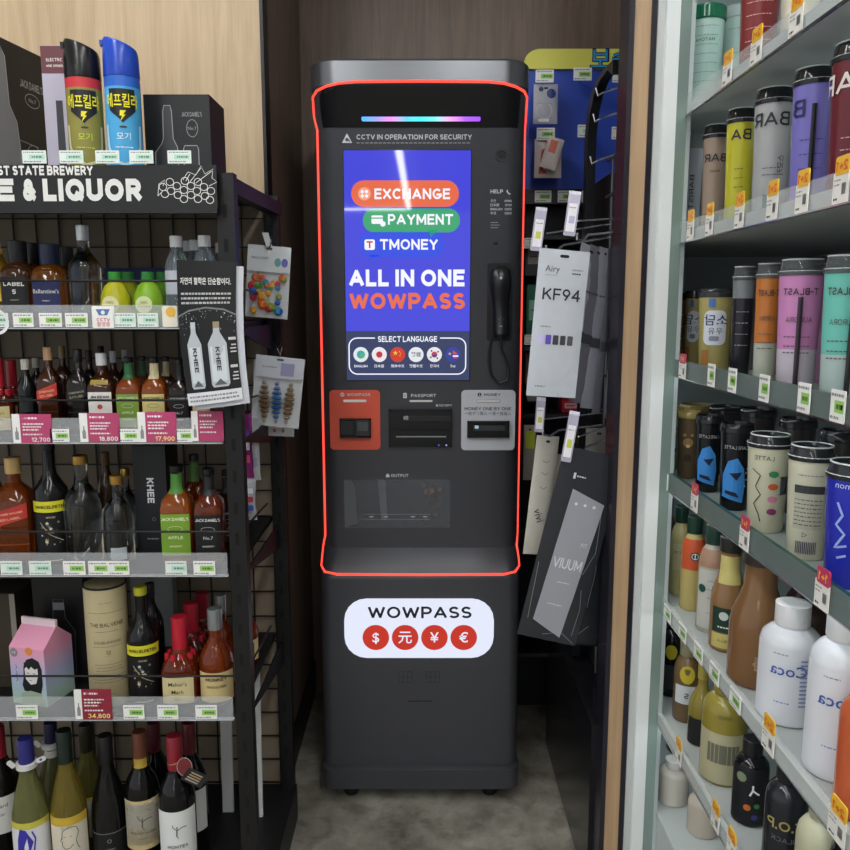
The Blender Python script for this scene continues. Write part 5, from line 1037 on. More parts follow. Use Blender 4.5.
pack('cosmetic_pack', 'grey blister pack hanging on the blue board beside the kiosk', 533, 558, 84, 124, 2.47, '#a8a9b4', lambda b, F, W, H: (b.disc(W*.45, -H*.25, .014, F, mat('#2c3c7c', .4), .001), b.disc(-W*.4, -H*.14, .007, F, mat('#1c2244', .4), .001), bars(b, -W*.7, W*.5, -H*.5, F, GRY, h=.003, e=.001), b.ring(-W*.1, -H*.68, .022, .003, F, mat('#c4c4cc', .4), .001), b.rr(-W*.6, W*.3, -H*.95, -H*.88, .002, F, WHT, e=.001)))
pack('nail_pack', 'red and white pack hanging on the blue board, lower left', 534, 562, 139, 178, 2.47, '#c9bcb8', lambda b, F, W, H: (b.shape([(-W*.7, -H*.9), (-W*.1, -H*.9), (-W*.1, -H*.2), (-W*.5, -H*.3)], F, mat('#b4473c', .4), .001), b.rr(-W*.2, W*.5, -H*.6, -H*.05, .002, F, mat('#d85c44', .4), e=.0016), bars(b, -W*.1, W*.4, -H*.3, F, WHT, h=.004, e=.002)))
pack('nail_pack', 'white and orange card tilted beside the red and white pack', 548, 565, 138, 170, 2.44, '#e4dad4', lambda b, F, W, H: (b.rr(-W*.6, W*.3, -H*.5, -H*.1, .002, F, mat('#e0694c', .4), e=.001),), tilt=.3)
# dim goods on the dark shelves seen between kiosk and mask packs
DG = [('green_bottle', 'dark green boxed item on the dim shelf beside the kiosk', 525, 541, 285, 335, '#1f6a4c'), ('brown_box', 'brown box on the dim shelf below the green boxed item', 524, 543, 352, 384, '#5a3c34'), ('black_box', 'black box on the dim shelf at handset height beside the kiosk', 524, 540, 238, 276, '#26282c'), ('red_packet', 'dark red packet on dim shelf under the front mask pack', 560, 578, 398, 411, '#a82234'), ('red_packet', 'dark red packet on dim shelf right of its red neighbour', 579, 598, 397, 411, '#9a1c30'), ('silver_packet', 'grey packet lying on the dim shelf nearest the kiosk, below brown box', 526, 541, 386, 400, '#77797c')]
for n_, l_, a0, a1, b0, b1, c_ in DG:
    Y = 2.42; a = at(a0, b1, Y); c = at(a1, b0, Y); tt = thing(n_, l_, 'packaged goods', ((a.x+c.x)/2, Y, a.z)); W = (c.x-a.x)/2; H = c.z-a.z
    B().rr(-W, W, 0, H, .004, front(.03), mat(c_, .4), t=.06).build('carton', tt)
    b = B(); F = front(-.03, .0005); b.rr(-W*.7, W*.7, H*.3, H*.7, .002, F, mat({'#1f6a4c': '#7fb8a0', '#a82234': '#d8a0a8', '#9a1c30': '#e0c4c8'}.get(c_, '#8c8c88'), .5)); bars(b, -W*.5, W*.5, H*.5, F, INK, h=.004); b.build('label', tt)
for px, py, tx in ((533, 337, 'pale green tag on the dim shelf edge under the green boxed item'), (533, 240.5, 'white tag on the dim shelf edge above handset height')):
    p = at(px, py+3, 2.345); tagx(p.x-.026, p.x+.026, p.z-.014, p.z+.016, front(2.345), 'mint', tx, 'tags on dim shelves')
t_ = pack('snack_packet', 'lime and white sachet hanging low beside the kiosk, behind the cream pack', 523, 536, 425, 480, 2.3, '#9aa09c', lambda b, F, W, H: b.grid(-W*.7, W*.8, -H*.42, -H*.1, F, mat('#b4cc3c', .4), 4, 4, .001))

# =================== WIRE END STAND with hanging packs ===================
SX = .432
st = thing('wire_display_stand', 'black metal end stand with wire grid and chrome hooks beside the wood pillar', 'display stand', (SX, 1.95, 0))
def sx(px, py): p = atX(px, py, SX); return p
BF = mat('#1c1d20', .3, metal=.3)
# curved side band in the plane x = SX
zl_ = .46; ar = [sx(*q) for q in ((629, 60), (619, 69), (611, 80), (605, 94), (601, 112), (598.5, 135), (597.5, 165))]; pts_o = [(p.y, p.z) for p in ar]+[(ar[-1].y, zl_)]
pts_i = [(ar[-1].y-.035, zl_)]+[(p.y-.035, p.z-.012) for p in ar[::-1][:-1]]+[(ar[0].y, ar[0].z-.03)]
B().prism((pts_o+pts_i), side(SX-.012), BF, .022).build('curved_side', st, True, recalc=True)
b = B()
for y in (1.79, 1.83, 1.87, 1.91): b.tube([(SX+.008, y, zl_), (SX+.008, y, 1.80 if y < 1.85 else 1.74)], .0032, mat('#5a5b60', .3, metal=.6), 6)
z = .55
while z < 1.75: b.tube([(SX+.004, 1.785, z), (SX+.004, 1.95, z)], .0032, mat('#5a5b60', .3, metal=.6), 6); z += .085
b.build('wire_grid', st, True)
# base box with the glossy black side
SB_ = mat('#1d1e21', .16, noise=.15)
B().box(.385, .492, 1.69, 2.33, .02, .44, SB_).build('base_box', st, True)
B().box(.395, .485, 1.70, 2.32, 0, .02, BLK).build('plinth', st, True)
B().box(.455, .490, 2.0, 2.30, .44, 1.72, mat('#101113', .6)).build('rear_panel', st, True)
def shook(p_tip, p_root, r=.0028):
    a = Vector(p_tip); c = Vector(p_root); B().tube([c, a+(c-a)*.25+Vector((0, 0, .0)), a+(c-a)*.12+Vector((0, 0, -.012)), a+Vector((0, 0, -.006)), a+Vector((0, 0, .006))], r, CHR, 8).build('display_hook', st, True)
    B().tube([c+Vector((0, 0, .03)), a+Vector((0, -.002, .03))], r*.7, CHR, 6).build('tag_arm', st, True)
shook(at(546, 248, 1.72), (SX, 1.88, at(600, 236, 1.85).z)); shook(at(577, 236, 1.66), (SX, 1.80, at(615, 232, 1.8).z))
shook(at(543, 432, 1.78), (SX, 1.90, at(600, 428, 1.85).z)); shook(at(578, 450, 1.68), (SX, 1.80, at(612, 438, 1.8).z))
for (px, py, Y) in ((612, 92, 1.84), (606, 160, 1.88), (609, 118, 1.86)):
    p = at(px, py, Y); B().tube([(SX, Y, p.z+.01), (SX-.03, Y-.01, p.z), (SX-.05, Y-.01, p.z-.01), (SX-.055, Y-.012, p.z+.006)], .0024, CHR, 6).build('display_hook', st, True)
# clear tag holders
def holder(px0, px1, py0, py1, Y, label, seed, tl=.0):
    a = at(px0, py1, Y); c = at(px1, py0, Y); t = thing('tag_holder', label, 'tag holder', ((a.x+c.x)/2, Y, (a.z+c.z)/2), -.15, 'clear tag holders on the wire stand hooks'); t.rotation_euler = (0, tl, -.15); W = (c.x-a.x)/2*.8; H = (c.z-a.z)/2
    b = B(); PL = mat('#d8d4ea', .06, alpha=.55); b.rr(-W, W, -H, H, .003, front(0), PL, t=.002); b.tube([(-W, .004, H), (W, .004, H)], .0065, mat('#e8e4f2', .1, alpha=.7), 10); b.build('clear_holder', t)
    b = B(); F = front(-.002, .0006); b.rr(-W*.75, W*.75, -H*.8, H*.55, .001, F, mat('#e9e6ea', .5)); b.rr(-W*.4, W*.55, -H*.4, -H*.05, .001, F, mat('#c8cf5c' if seed % 2 else '#b8b4d0', .5), e=.0003); bars(b, -W*.6, W*.6, H*.35, F, GRY, h=.002, seed=seed); b.build('price_card', t)
holder(531, 546, 210, 251, 1.70, 'clear tag holder with yellow mark, on the hook nearest the kiosk, above the mask packs', 1, .12)
holder(564, 580, 194, 236, 1.63, 'clear lilac tag holder above the front white mask pack, right one', 2, .12)
holder(534, 546, 400, 432, 1.76, 'clear tag holder below the mask packs, left one near the kiosk', 3, .05)
holder(563, 577, 414, 462, 1.64, 'clear tag holder above the dark lettered pack', 5, .15)
# mask packs: front white one and grey ones behind
def kf(b, F, W, H):
    I = mat('#2e3136', .5); b.text('Airy', .012, -W*.72, -H*.13, F, mat('#5a5d62', .5), 'L', .008, e=.0012); b.rr(-W*.72, -W*.25, -H*.175, -H*.172, .0003, F, GRY, e=.001); bars(b, W*.35, W*.8, -H*.13, F, GRY, h=.003, e=.001); bars(b, W*.35, W*.7, -H*.155, F, INK, h=.003, e=.001)
    b.text('KF94', .024, -W*.74, -H*.30, F, I, 'L', .006, e=.0012); bars(b, -W*.7, -W*.3, -H*.52, F, GRY, h=.003, e=.001)
    for i, c_ in enumerate(('#cfc9ec', '#6a58c0', '#45474c', '#4b4d52', '#56585c')): b.rr(-W*.75+W*.29*i, -W*.75+W*.29*i+W*.22, -H*.64, -H*.575, .002, F, mat(c_, .4), e=.001)
    b.ring(0, -H*.80, W*.62, .002, F, mat('#c9ccd2', .5), .001, 20, ry=H*.11, a0=180, a1=360); bars(b, -W*.7, -W*.3, -H*.93, F, GRY, h=.003, e=.001)
MG = 'flat mask packs on the upper chrome hooks'
pack('mask_pack', 'white flat mask pack printed KF94, front of the hanging row', 536, 591, 250, 397, 1.64, '#c9ced6', kf, yaw=.14, tilt=.075, th=.004)
def gk(b, F, W, H): bars(b, -W*.3, W*.6, -H*.3, F, mat('#3c3d44', .5), h=.004, e=.001); b.grid(-W*.8, W*.8, -H*.62, -H*.56, F, mat('#3f4046', .5), 8, 1, .001)
for i in range(5):
    pack('mask_pack', ('grey mask pack directly behind the white KF94 one', 'second grey mask pack behind the white KF94 one', 'third grey mask pack behind the white KF94 one', 'fourth grey mask pack behind the white KF94 one', 'rearmost grey mask pack, next to the wood pillar')[i], 575+i*9, 604+i*4.5, 246+i*1.0, 398+i*5, 1.700+i*.014, ('#9c9da8', '#6c6d77', '#8f909b', '#62636d', '#858691')[i], gk, yaw=.7, tilt=.20-i*.03, group=MG, th=.004)
# lower packs
def scrib(b, F, W, H):
    I = mat('#4a4a48', .5); b.text('vivi', .018, -W*.1, -H*.66, F, I, 'C', .01, rot=-1.2, e=.001)
    for q in (.2, .3, .42): b.stroke([(-W*.3, -H*q), (0, -H*(q+.02)), (W*.3, -H*q)], .0012, F, I, .001)
pack('sheet_mask_pack', 'long cream pack with black script, hanging beside the kiosk', 534, 560, 436, 554, 1.84, '#cbc7bb', scrib, yaw=.2, tilt=.10, group='cream sheet packs')
pack('sheet_mask_pack', 'cream pack partly behind the clear tag holder and dark pack', 555, 580, 455, 540, 1.88, '#a8a398', scrib, yaw=.2, tilt=.12)
def dark(b, F, W, H):
    L_ = mat('#9799a0', .4); F.strip = .012; Q = [(-W*.62, -H*.90), (W*.40, -H*.97), (W*.72, -H*.25), (-W*.42, -H*.20)]; mp_ = lambda u, v, e=0: F((Q[0][0]*(1-u)+Q[1][0]*u)*(1-v)+(Q[3][0]*(1-u)+Q[2][0]*u)*v, (Q[0][1]*(1-u)+Q[1][1]*u)*(1-v)+(Q[3][1]*(1-u)+Q[2][1]*u)*v, .0022+e); b.grid(0, 1, 0, 1, mp_, L_, 10, 14)
    I = mat('#dadbe0', .4); b.text('VIUUM', .024, W*.02, -H*.58, F, I, 'C', -.004, e=.0034, w=W*.95); b.text('FIT', .008, W*.4, -H*.47, F, I, 'C', 0, e=.0034); bars(b, -W*.15, W*.25, -H*.68, F, I, h=.002, e=.003); bars(b, -W*.3, W*.2, -H*.80, F, I, h=.002, e=.003)
    for q in (-.2, .1, .4): b.disc(W*q, -H*.27, .0035, F, I, .003, 10)
    b.rr(-W*.5, -W*.42, -H*.15, -H*.12, .001, F, I, e=.001); bars(b, -W*.38, -W*.1, -H*.135, F, I, h=.003, e=.001)
    C_ = mat('#7f8288', .2)
    for pl in ([(W*.7, -H*.3), (W*.85, -H*.5), (W*.6, -H*.62)], [(W*.7, -H*.7), (W*.82, -H*.8), (W*.78, -H*.95)], [(-W*.9, -H*.6), (-W*.8, -H*.9)], [(-W*.2, -H*.97), (W*.4, -H*.94), (W*.9, -H*.99)]): b.stroke(pl, .0012, F, C_, .0012)
def dpack(label, xt, yt, xb_, yb_, wpx, Y, deco, col, group='dark mask packs on the lower hooks'):
    a = at(xt, yt, Y); c = at(xb_, yb_, Y); L_ = (a-c).length; ti = math.atan2(a.x-c.x, a.z-c.z); s_ = mpp(Y, a.z); t = thing('mask_pack', label, 'package', a, 0, group); t.rotation_euler = (0, ti, .0); W = wpx*s_/2; H = L_; th = .006
    def dpt(x, z): return th*(max(0, 1-(x/W)**2)**.6)*(max(0, 1-((z+H/2)/(H/2))**2)**.5)
    F = lambda x, z, e=0: Vector((x, -dpt(x, z)-.0008*math.sin(x*160+z*70)-e, z)); Bk = lambda x, z, e=0: Vector((x, dpt(x, z)+.001-e, z)); b = B(); m = mat(col, .25, noise=.08); b.grid(-W, W, -H, 0, F, m, 10, 14); b.grid(-W, W, -H, 0, Bk, m, 10, 14); b.build('pouch', t)
    if deco: d = B(); deco(d, F, W, H); d.build('printed_front', t)
    return t
dpack('large dark grey pack with light panel lettered VIUUM, hanging at a slant', 595, 452, 546, 640, 62, 1.66, dark, '#2c2e33')
def creases(b, F, W, H):
    F.strip = .012; C_ = mat('#8a8d92', .2)
    for pl in ([(-W*.5, -H*.9), (0, -H*.97), (W*.5, -H*.9)], [(-W*.1, -H*.5), (W*.1, -H*.7)], [(W*.3, -H*.4), (W*.4, -H*.6), (W*.3, -H*.8)], [(0, -H*.1), (W*.2, -H*.3)]): b.stroke(pl, .0013, F, C_, .0012)
dpack('dark pack directly behind the slanted lettered one', 605, 455, 573, 642, 50, 1.71, creases, '#24262a')
dpack('dark pack hanging behind, touching the wood pillar side', 612, 470, 592, 646, 42, 1.76, creases, '#1d1f23')
pack('wrapped_pack', 'dull grey wrapped pack above the dark packs beside the pillar', 585, 612, 428, 462, 1.86, '#77746e', None)

# =================== COOLER on the right: a mirror's reflection, built as a solid cooler ===================
cool = thing('reflected_display_cooler', 'mirror reflection of an open refrigerated cooler, built solid, with white frame on the right', 'refrigerator', (.78, 1.1, 0))
XC = X0; YN = .50; XBK = 1.02
WFR = mat('#dfe3e2', .4); INN = mat('#a7b0b0', .45); GRN_ = mat('#17423a', .35); WSH = mat('#c4cbca', .4)
def cxp(px): return at(px, 0, 1.61).x
B().box(cxp(666), cxp(680), 1.60, 1.66, 0, 2.6, WFR).box(cxp(659), cxp(666), 1.61, 1.66, 0, 2.6, mat('#b9bdbb', .5)).build('white_frame', cool, True)
YR = 2.14
B().box(cxp(680)+.0005, XC+.004, 1.60, 1.64, 0, 2.6, mat('#8fa39c', .12, metal=.4)).build('glass_edge_strip', cool, True)
B().box(XC+.004, XC+.012, 1.60, YR, 0, 2.6, INN).build('front_panel', cool, True)
B().box(XC+.012, XBK+.03, YR, YR+.04, 0, 2.6, INN).build('end_panel', cool, True)
B().box(XBK, XBK+.03, YN, YR, 0, 2.6, INN).build('back_panel', cool, True)
B().box(XC+.012, XBK, YN, YR, 2.35, 2.4, WSH).build('canopy', cool, True)
CS = []
for i, (px, py, hh, kind) in enumerate(((685, 113, .032, 'w'), (678, 241, .035, 'w'), (671, 373, .03, 'g'), (664, 486, .034, 'g'), (660, 609, .034, 'p'), (657, 722, .034, 'p'))):
    p = atX(px, py, XC); zz = p.z; CS.append(zz)
    m_ = {'w': WSH, 'g': GRN_, 'p': mat('#ced3cf', .4)}[kind]
    s_ = B().box(XC+.0125, XBK-.001, YN, YR-.001, zz, zz+.008, WSH if kind != 'g' else mat('#9aa4a0', .4)).build('shelf', cool, True)
    b = B().box(XC+.004, XC+.012, YN, 1.60, zz-.004, zz+hh*(.5 if kind != 'g' else .95), m_).box(XC, XC+.002, YN, 1.60, zz-.004, zz+hh, mat('#d8e0de', .08, alpha=.25 if kind != 'g' else .10)); b.build('price_rail', s_, True)
    b = B().box(XC, XC+.006, YN, 1.60, zz-.006, zz-.004, CHR); b.build('rail_lip', s_, True)
B().box(XC+.0125, XBK, YN, YR-.001, 0, .28, WSH).build('cooler_base', cool, True)
LEDC = mat('#f2fbff', .5, emit=5)
for i in range(2, 6):
    z = CS[i]; B().box(XC+.016, XC+.026, YN+.02, 2.1, z-.008, z-.001, LEDC).build('added_shelf_light', cool, True)  # added light strips, hidden behind the rails; no lamps are seen here
for z in CS[:1]: B().box(XBK-.035, XBK-.02, YN+.02, 2.1, z-.008, z-.001, LEDC).build('added_shelf_light', cool, True)  # added strip to brighten the cups below; no lamp is seen here
B().box(XC+.03, XC+.07, YN+.02, 2.1, 2.33, 2.349, LEDC).build('canopy_lamp', cool, True)

def cpos(px, X, z):
    u = (px-425)/FOC; return (X/u-(CZ-z)*sp)/cp
def cup(label, row, px, topy, wpx, X, low, up=None, split=.5, lid='#26292b', txt=(), straw=None, labs=(), art=None, group=None, name='drink_cup', lidkind='dome', facing=None, trans=0, Yo=None):
    zs_ = CS[row]+.0085; Y = Yo or cpos(px, X, zs_+.07); H = at(px, topy, Y).z-zs_; 
    H = min(H, (CS[row-1] if row else 2.34)-.014-zs_)
    if Yo: X = (px-425)/FOC*dep(Y, zs_+.07)
    R = wpx*mpp(Y, zs_+.08)/2; al = math.atan2(X, Y); rz = -al if facing is None else facing
    t = thing(name, label, 'cup', (X, Y, zs_), rz, group); g_ = lambda c: mat(c, .25)
    hl = H*.90; rr_ = lambda z: R*(.80+.16*min(1, z/hl)); b = B()
    if up: b.lathe([(R*.76, 0), (rr_(0), .003), (rr_(hl*split), hl*split)], g_(low), 28); b.lathe([(rr_(hl*split), hl*split), (rr_(hl), hl)], g_(up), 28)
    else: b.lathe([(R*.76, 0), (rr_(0), .003), (rr_(hl), hl)], g_(low), 28)
    b.build('cup_body', t); l = B()
    LM = mat(lid, .12) if not lid.startswith('c') else mat('#5c6264', .08, alpha=.72)
    if lidkind == 'dome': l.lathe([(R*1.0, hl-.004), (R*1.03, hl), (R*1.03, hl+H*.012), (R*.95, hl+H*.02), (R*.88, H*.985), (R*.84, H), (R*.78, H*.995), (R*.74, H*.975), (R*.0+.001, H*.972)], LM, 28)
    elif lidkind == 'screw': l.lathe([(R*1.0, hl-H*.03), (R*1.04, hl-H*.02), (R*1.04, H*.985), (R*.98, H), (.001, H)], LM, 28)
    else: l.lathe([(R*1.0, hl), (R*1.04, hl+.001), (R*1.04, H*.96), (R*1.0, H*.97), (R*.97, H), (R*.9, H), (R*.88, H*.97), (.001, H*.97)], LM, 28)
    l.build('lid', t)
    if lidkind == 'dome': r_ = B(); r_.tube([(R*.86*math.cos(q*PI/12), R*.86*math.sin(q*PI/12), H) for q in range(24)], .0012, mat('#d8dcdc', .1), 6, True); r_.tube([(R*1.0*math.cos(q*PI/12), R*1.0*math.sin(q*PI/12), hl+H*.012) for q in range(24)], .0010, mat('#c8cccc', .1), 6, True); r_.build('rim', t)
    if straw:
        a_ = straw[0]; q = B(); sn, cs_ = math.sin(a_), -math.cos(a_); q.tube([(sn*(rr_(.02)+.003), cs_*(rr_(.02)+.003), .008), (sn*(rr_(hl)+.002), cs_*(rr_(hl)+.002), hl*straw[2])], .0035, mat(straw[1], .3), 8); q.build('straw', t)
    F = cyl(lambda z: rr_(z)); 
    for z0_, z1_, hw, c_ in labs:
        q = B(); q.grid(-hw*R, hw*R, H*z0_, H*z1_, F, g_(c_), 14, 2); q.build('label', t)
    if txt or art:
        q = B()
        for s_ in txt: q.text(s_[0], s_[1], s_[4] if len(s_) > 4 else 0, H*s_[2], F, mat(s_[3], .5), bold=.006, mir=True, rot=s_[5] if len(s_) > 5 else 0, e=.001, w=s_[6] if len(s_) > 6 else None)
        if art: art(q, F, R, H)
        q.build('lettering', t)
    return t
K1 = 'coffee cups on the second cooler shelf'; K2 = 'cups on the third cooler shelf'; K3 = 'cups on the fourth cooler shelf'; K4 = 'bottles on the fifth cooler shelf'; K5 = 'bottles on the sixth cooler shelf'
XF = XC+.062
dk = '#2a2c30'
def lines(n, c_, z0_=.2, z1_=.5, x=.5):
    def f(q, F, R, H):
        for i in range(n): bars(q, -R*x, R*x, H*(z0_+(z1_-z0_)*i/max(1, n-1)), F, mat(c_, .5), h=.0014, e=.001, seed=i)
    return f
# shelf 1 (top)
cup('pale mint cup with dark green screw lid, top cooler shelf', 0, 703, 9, 37, XF, '#b4d2c8', lid='#1f6a4c', lidkind='screw', art=lines(9, '#6f9a8a', .15, .8, .7), txt=[('MATCHA', .006, .68, '#2a6a50')])
cup('maroon cup standing right of the green-lidded mint cup, top shelf', 0, 758, -44, 40, XF, '#7c2f30', lid='#26292b', art=lines(5, '#c89a94', .2, .6, .6), txt=[('BARISTA', .012, .75, '#e0c8c0')])
cup('pale mint cup half hidden behind the maroon cup on top shelf', 0, 733, 8, 26, XF+.09, '#b4d2c8', lid='#b9c8c4', lidkind='flat', art=lines(4, '#6f9a8a', .2, .8, .6))
cup('cream cup at the upper right corner of the top shelf', 0, 800, -60, 40, XF, '#c9c2b0', lid='#26292b')
# shelf 2
cup('narrow white cup with vertical dark lettering, first on second cooler shelf', 1, 690.5, 136, 21, XF-.005, '#cfd2dc', lid='#9aa09e', lidkind='screw', txt=[('BARISTA', .008, .42, dk, 0, PI/2, .085)], group=None)
BT = 'BARISTA'
cup('light brown cup with dark lettering, second on second cooler shelf', 1, 713, 126, 25, XF, '#a08c7c', txt=[('BAR', .015, .70, dk), ('RULES', .004, .58, dk)], labs=[(.08, .2, .5, '#1f5c4c')], group=None)
cup('bright yellow coffee cup on the second cooler shelf', 1, 738, 110, 29, XF, '#c8c234', txt=[('BA', .018, .78, dk)], art=lines(3, '#5c5a20', .35, .5, .3))
cup('pale grey coffee cup between the yellow and violet cups', 1, 770, 90, 38, XF, '#aeb0ae', txt=[('BAR', .021, .76, dk, -.004), ('스모키', .008, .42, dk, .014, PI/2)], labs=[(.03, .2, .3, '#2c5c4c')], art=lines(2, '#5a5c5c', .35, .4, .4))
cup('violet coffee cup with black straw on its side', 1, 809.5, 70, 41, XF, '#7d76c4', txt=[('B', .024, .72, '#2c2a5c', -.020)], straw=(.05, '#1c1c20', .82), art=lines(3, '#3c3a7c', .3, .5, .5))
cup('dark maroon coffee cup at the right photo edge, second shelf', 1, 851, 44, 48, XF, '#6b2830', txt=[('BAR', .026, .74, '#e4dcd8', -.012)], art=lines(3, '#c89a9a', .25, .4, .4))
for px, c_, tx in ((700, '#9a9c9a', 'dim grey cup in the back row behind the white and brown cups'), (730, '#b0b0a0', 'dim cream cup in the back row behind the yellow cup'), (790, '#8c8a9c', 'dim lilac cup in the back row behind grey and violet cups'), (832, '#7c6a6c', 'dim reddish cup in the back row between violet and maroon')):
    cup(tx, 1, px, {700: 140, 730: 122, 790: 98, 832: 82}[px], 26, XF+.10, c_, group=K1)
# shelf 3
def sodam(q, F, R, H):
    q.rr(-R*.62, R*.55, H*.32, H*.74, .012, F, mat('#dfe4ec', .5), e=.0008); q.text('소담', .016, -R*.0, H*.62, F, mat('#2c3c6c', .5), bold=.02, mir=True, e=.0018); q.text('우유', .010, 0, H*.49, F, mat('#2c3c6c', .5), mir=True, e=.0018)
    q.rr(-R*.4, -R*.05, H*.78, H*.88, .002, F, mat('#4c7ab8', .5), e=.001); q.rr(-R*.3, R*.2, H*.37, H*.43, .003, F, mat('#8a8f9c', .5), e=.0014); q.rr(-R*.7, -R*.3, H*.06, H*.26, .001, F, mat('#a8733c', .5), e=.001)
cup('golden-brown cup at the far end of the third cooler shelf', 2, 681, 293, 16, XF, '#a08050', lid='#34363a', lidkind='flat', art=lines(4, '#d8c8a0', .2, .7, .6))
cup('golden cup with white Korean label, left one of two alike', 2, 693, 291, 19, XF+.01, '#b3a56c', lid='#34363a', lidkind='flat', art=sodam)
cup('wide golden cup with white cloud-shaped Korean label, right one', 2, 715, 289, 36, XF+.012, '#b0a468', lid='#34363a', lidkind='flat', art=sodam)
TS = lambda q, F, R, H: (q.text('T-BLAST', .010, R*.0, H*.76, F, mat('#4c3c3c', .5), bold=.01, mir=True, e=.001, w=R*1.5), q.text('AURORA', .008, 0, H*.55, F, mat('#5c4c50', .5), mir=True, e=.001, w=R*1.1), [bars(q, -R*.6, R*.5, H*z, F, mat('#6c5c60', .5), h=.0018, e=.001) for z in (.42, .35, .3)])
cup('black liquid in clear cup beside the golden cups', 2, 741, 267, 22, XF, '#222228', '#7f8588', .80, lid='c', art=lines(4, '#9a9ca4', .3, .6, .5))
cup('orange iced drink cup fading to clear at the bottom', 2, 765.5, 264, 25, XF, '#b9c0ae', '#c87a34', .38, lid='c', art=TS)
cup('pink iced drink cup with dark straw on its side', 2, 797, 260, 43, XF, '#c8c0cc', '#cf8ac0', .36, lid='c', straw=(.02, '#3c3038', .80), art=TS)
cup('mint green iced drink cup at right edge with dark straw', 2, 840, 256, 40, XF, '#b4c8c4', '#6fc8b8', .36, lid='c', straw=(.45, '#2c2a30', .7), art=TS)
for px, ty, c_, tx in ((752, 272, '#5c5c60', 'dim dark cup behind the black and orange drinks'), (781, 268, '#a86a3c', 'dim orange cup behind the orange and pink drinks'), (820, 264, '#a87a9c', 'dim pink cup behind the pink and mint drinks')):
    cup(tx, 2, px, ty, 26, XF+.1, c_, group=K2, lid='c')
# shelf 4
def bear(q, F, R, H):
    c_ = mat('#b08c5c', .5); q.disc(0, H*.55, R*.42, F, c_, .001, 14).disc(-R*.3, H*.66, R*.15, F, c_, .001, 10).disc(R*.3, H*.66, R*.15, F, c_, .001, 10).disc(0, H*.50, R*.16, F, mat('#e4d4ac', .5), .0014, 10).disc(0, H*.32, R*.34, F, mat('#3c342c', .5), .001, 12)
cup('pale green cup with gold lid at far end of fourth shelf', 3, 674, 407, 16, XF, '#8fb8a0', lid='#a8945c', lidkind='flat', art=bear)
cup('brown cup with gold lid and a drawn teddy bear', 3, 688, 411, 22, XF, '#6c5a44', lid='#b09a5c', lidkind='flat', art=bear)
def bluep(q, F, R, H):
    c_ = mat('#3c8cd8', .5); q.shape([(-R*.7, H*.16), (R*.5, H*.10), (R*.62, H*.3), (R*.5, H*.5), (R*.1, H*.62), (-R*.4, H*.58), (-R*.72, H*.42)], F, c_, .001); q.shape([(-R*.3, H*.44), (R*.4, H*.46), (R*.1, H*.36)], F, mat('#15203c', .5), .0015); q.shape([(-R*.5, H*.2), (R*.3, H*.16), (R*.1, H*.22), (-R*.5, H*.24)], F, mat('#15203c', .5), .0015)
    q.text('CAFE LATTE', .006, 0, H*.74, F, mat('#c8c8c0', .5), mir=True, e=.001, w=R*1.4)
cup('black cup with blue motif, left of two alike on fourth shelf', 3, 708, 415, 27, XF, '#14161c', lid='#1c1e20', lidkind='flat', art=bluep)
cup('black cup with blue motif and gold dots, right of two alike', 3, 735, 423, 32, XF, '#14161c', lid='#1c1e20', lidkind='flat', art=lambda q, F, R, H: (bluep(q, F, R, H), [q.disc(R*.75+.004*math.cos(i), H*.4+.018*math.sin(i*1.7), .0018, F, mat('#b8964c', .5), .001, 6) for i in range(10)]))
def draw(q, F, R, H):
    cs_ = ['#3c8a5c', '#c85c34', '#d88aa0', '#8a3c6c']
    for i in range(4): q.disc(R*.25, H*(.62-.13*i), R*.22, F, mat(cs_[i], .5), .001, 9, ry=R*.16)
    q.stroke([(-R*.7, H*.66), (-R*.3, H*.60), (-R*.5, H*.48), (-R*.25, H*.40), (-R*.55, H*.30), (-R*.3, H*.2), (-R*.2, H*.12)], .0016, F, INK, .001); q.text('LATTE', .007, -R*.2, H*.78, F, INK, mir=True, e=.001); bars(q, R*.6, R*.95, H*.5, F, mat('#55585c', .5), h=.03, e=.001)
cup('cream cup with small coloured drawings, clear lid, fourth shelf', 3, 767, 434, 42, XF, '#d0cfb4', lid='#2c2e30', lidkind='dome', art=draw)
def nut(q, F, R, H):
    q.rr(-R*.6, R*.62, H*.28, H*.66, .001, F, mat('#b9b8a4', .5), e=.0008); q.rr(-R*.6, R*.62, H*.60, H*.67, .001, F, mat('#3c3d3e', .5), e=.0012)
    for i in range(7): bars(q, -R*.55, R*.55, H*(.32+.037*i), F, mat('#4c4c48', .5), h=.0014, e=.0012, seed=i)
    for i in range(12): q.rr(-R*.4+R*.07*i, -R*.4+R*.07*i+R*.035, H*.06, H*.17, .0001, F, mat('#3c3c5c', .5), e=.001)
    q.ring(-R*.1, H*.23, .004, .0012, F, INK, .001, 3); bars(q, -R*.5, R*.6, H*.76, F, GRY, h=.0016, e=.001)
cup('cream cup turned to its nutrition panel and barcode', 3, 808, 445, 44, XF, '#d2d0b8', lid='#2c2e30', lidkind='dome', art=nut)
cup('royal blue cup with pale script at the right edge, fourth shelf', 3, 851, 462, 54, XF, '#2c34b4', lid='#2c2e30', lidkind='dome', art=lambda q, F, R, H: (q.stroke([(-R*.5, H*.7), (-R*.3, H*.6), (-R*.5, H*.52), (-R*.2, H*.45), (-R*.5, H*.33), (-R*.1, H*.36)], .003, F, mat('#9ab4f0', .5), .001), q.stroke([(-R*.4, H*.25), (-R*.1, H*.28)], .003, F, mat('#9ab4f0', .5), .001), q.text('mon', .008, -R*.35, H*.84, F, mat('#c8d4f8', .5), mir=True, e=.001)))
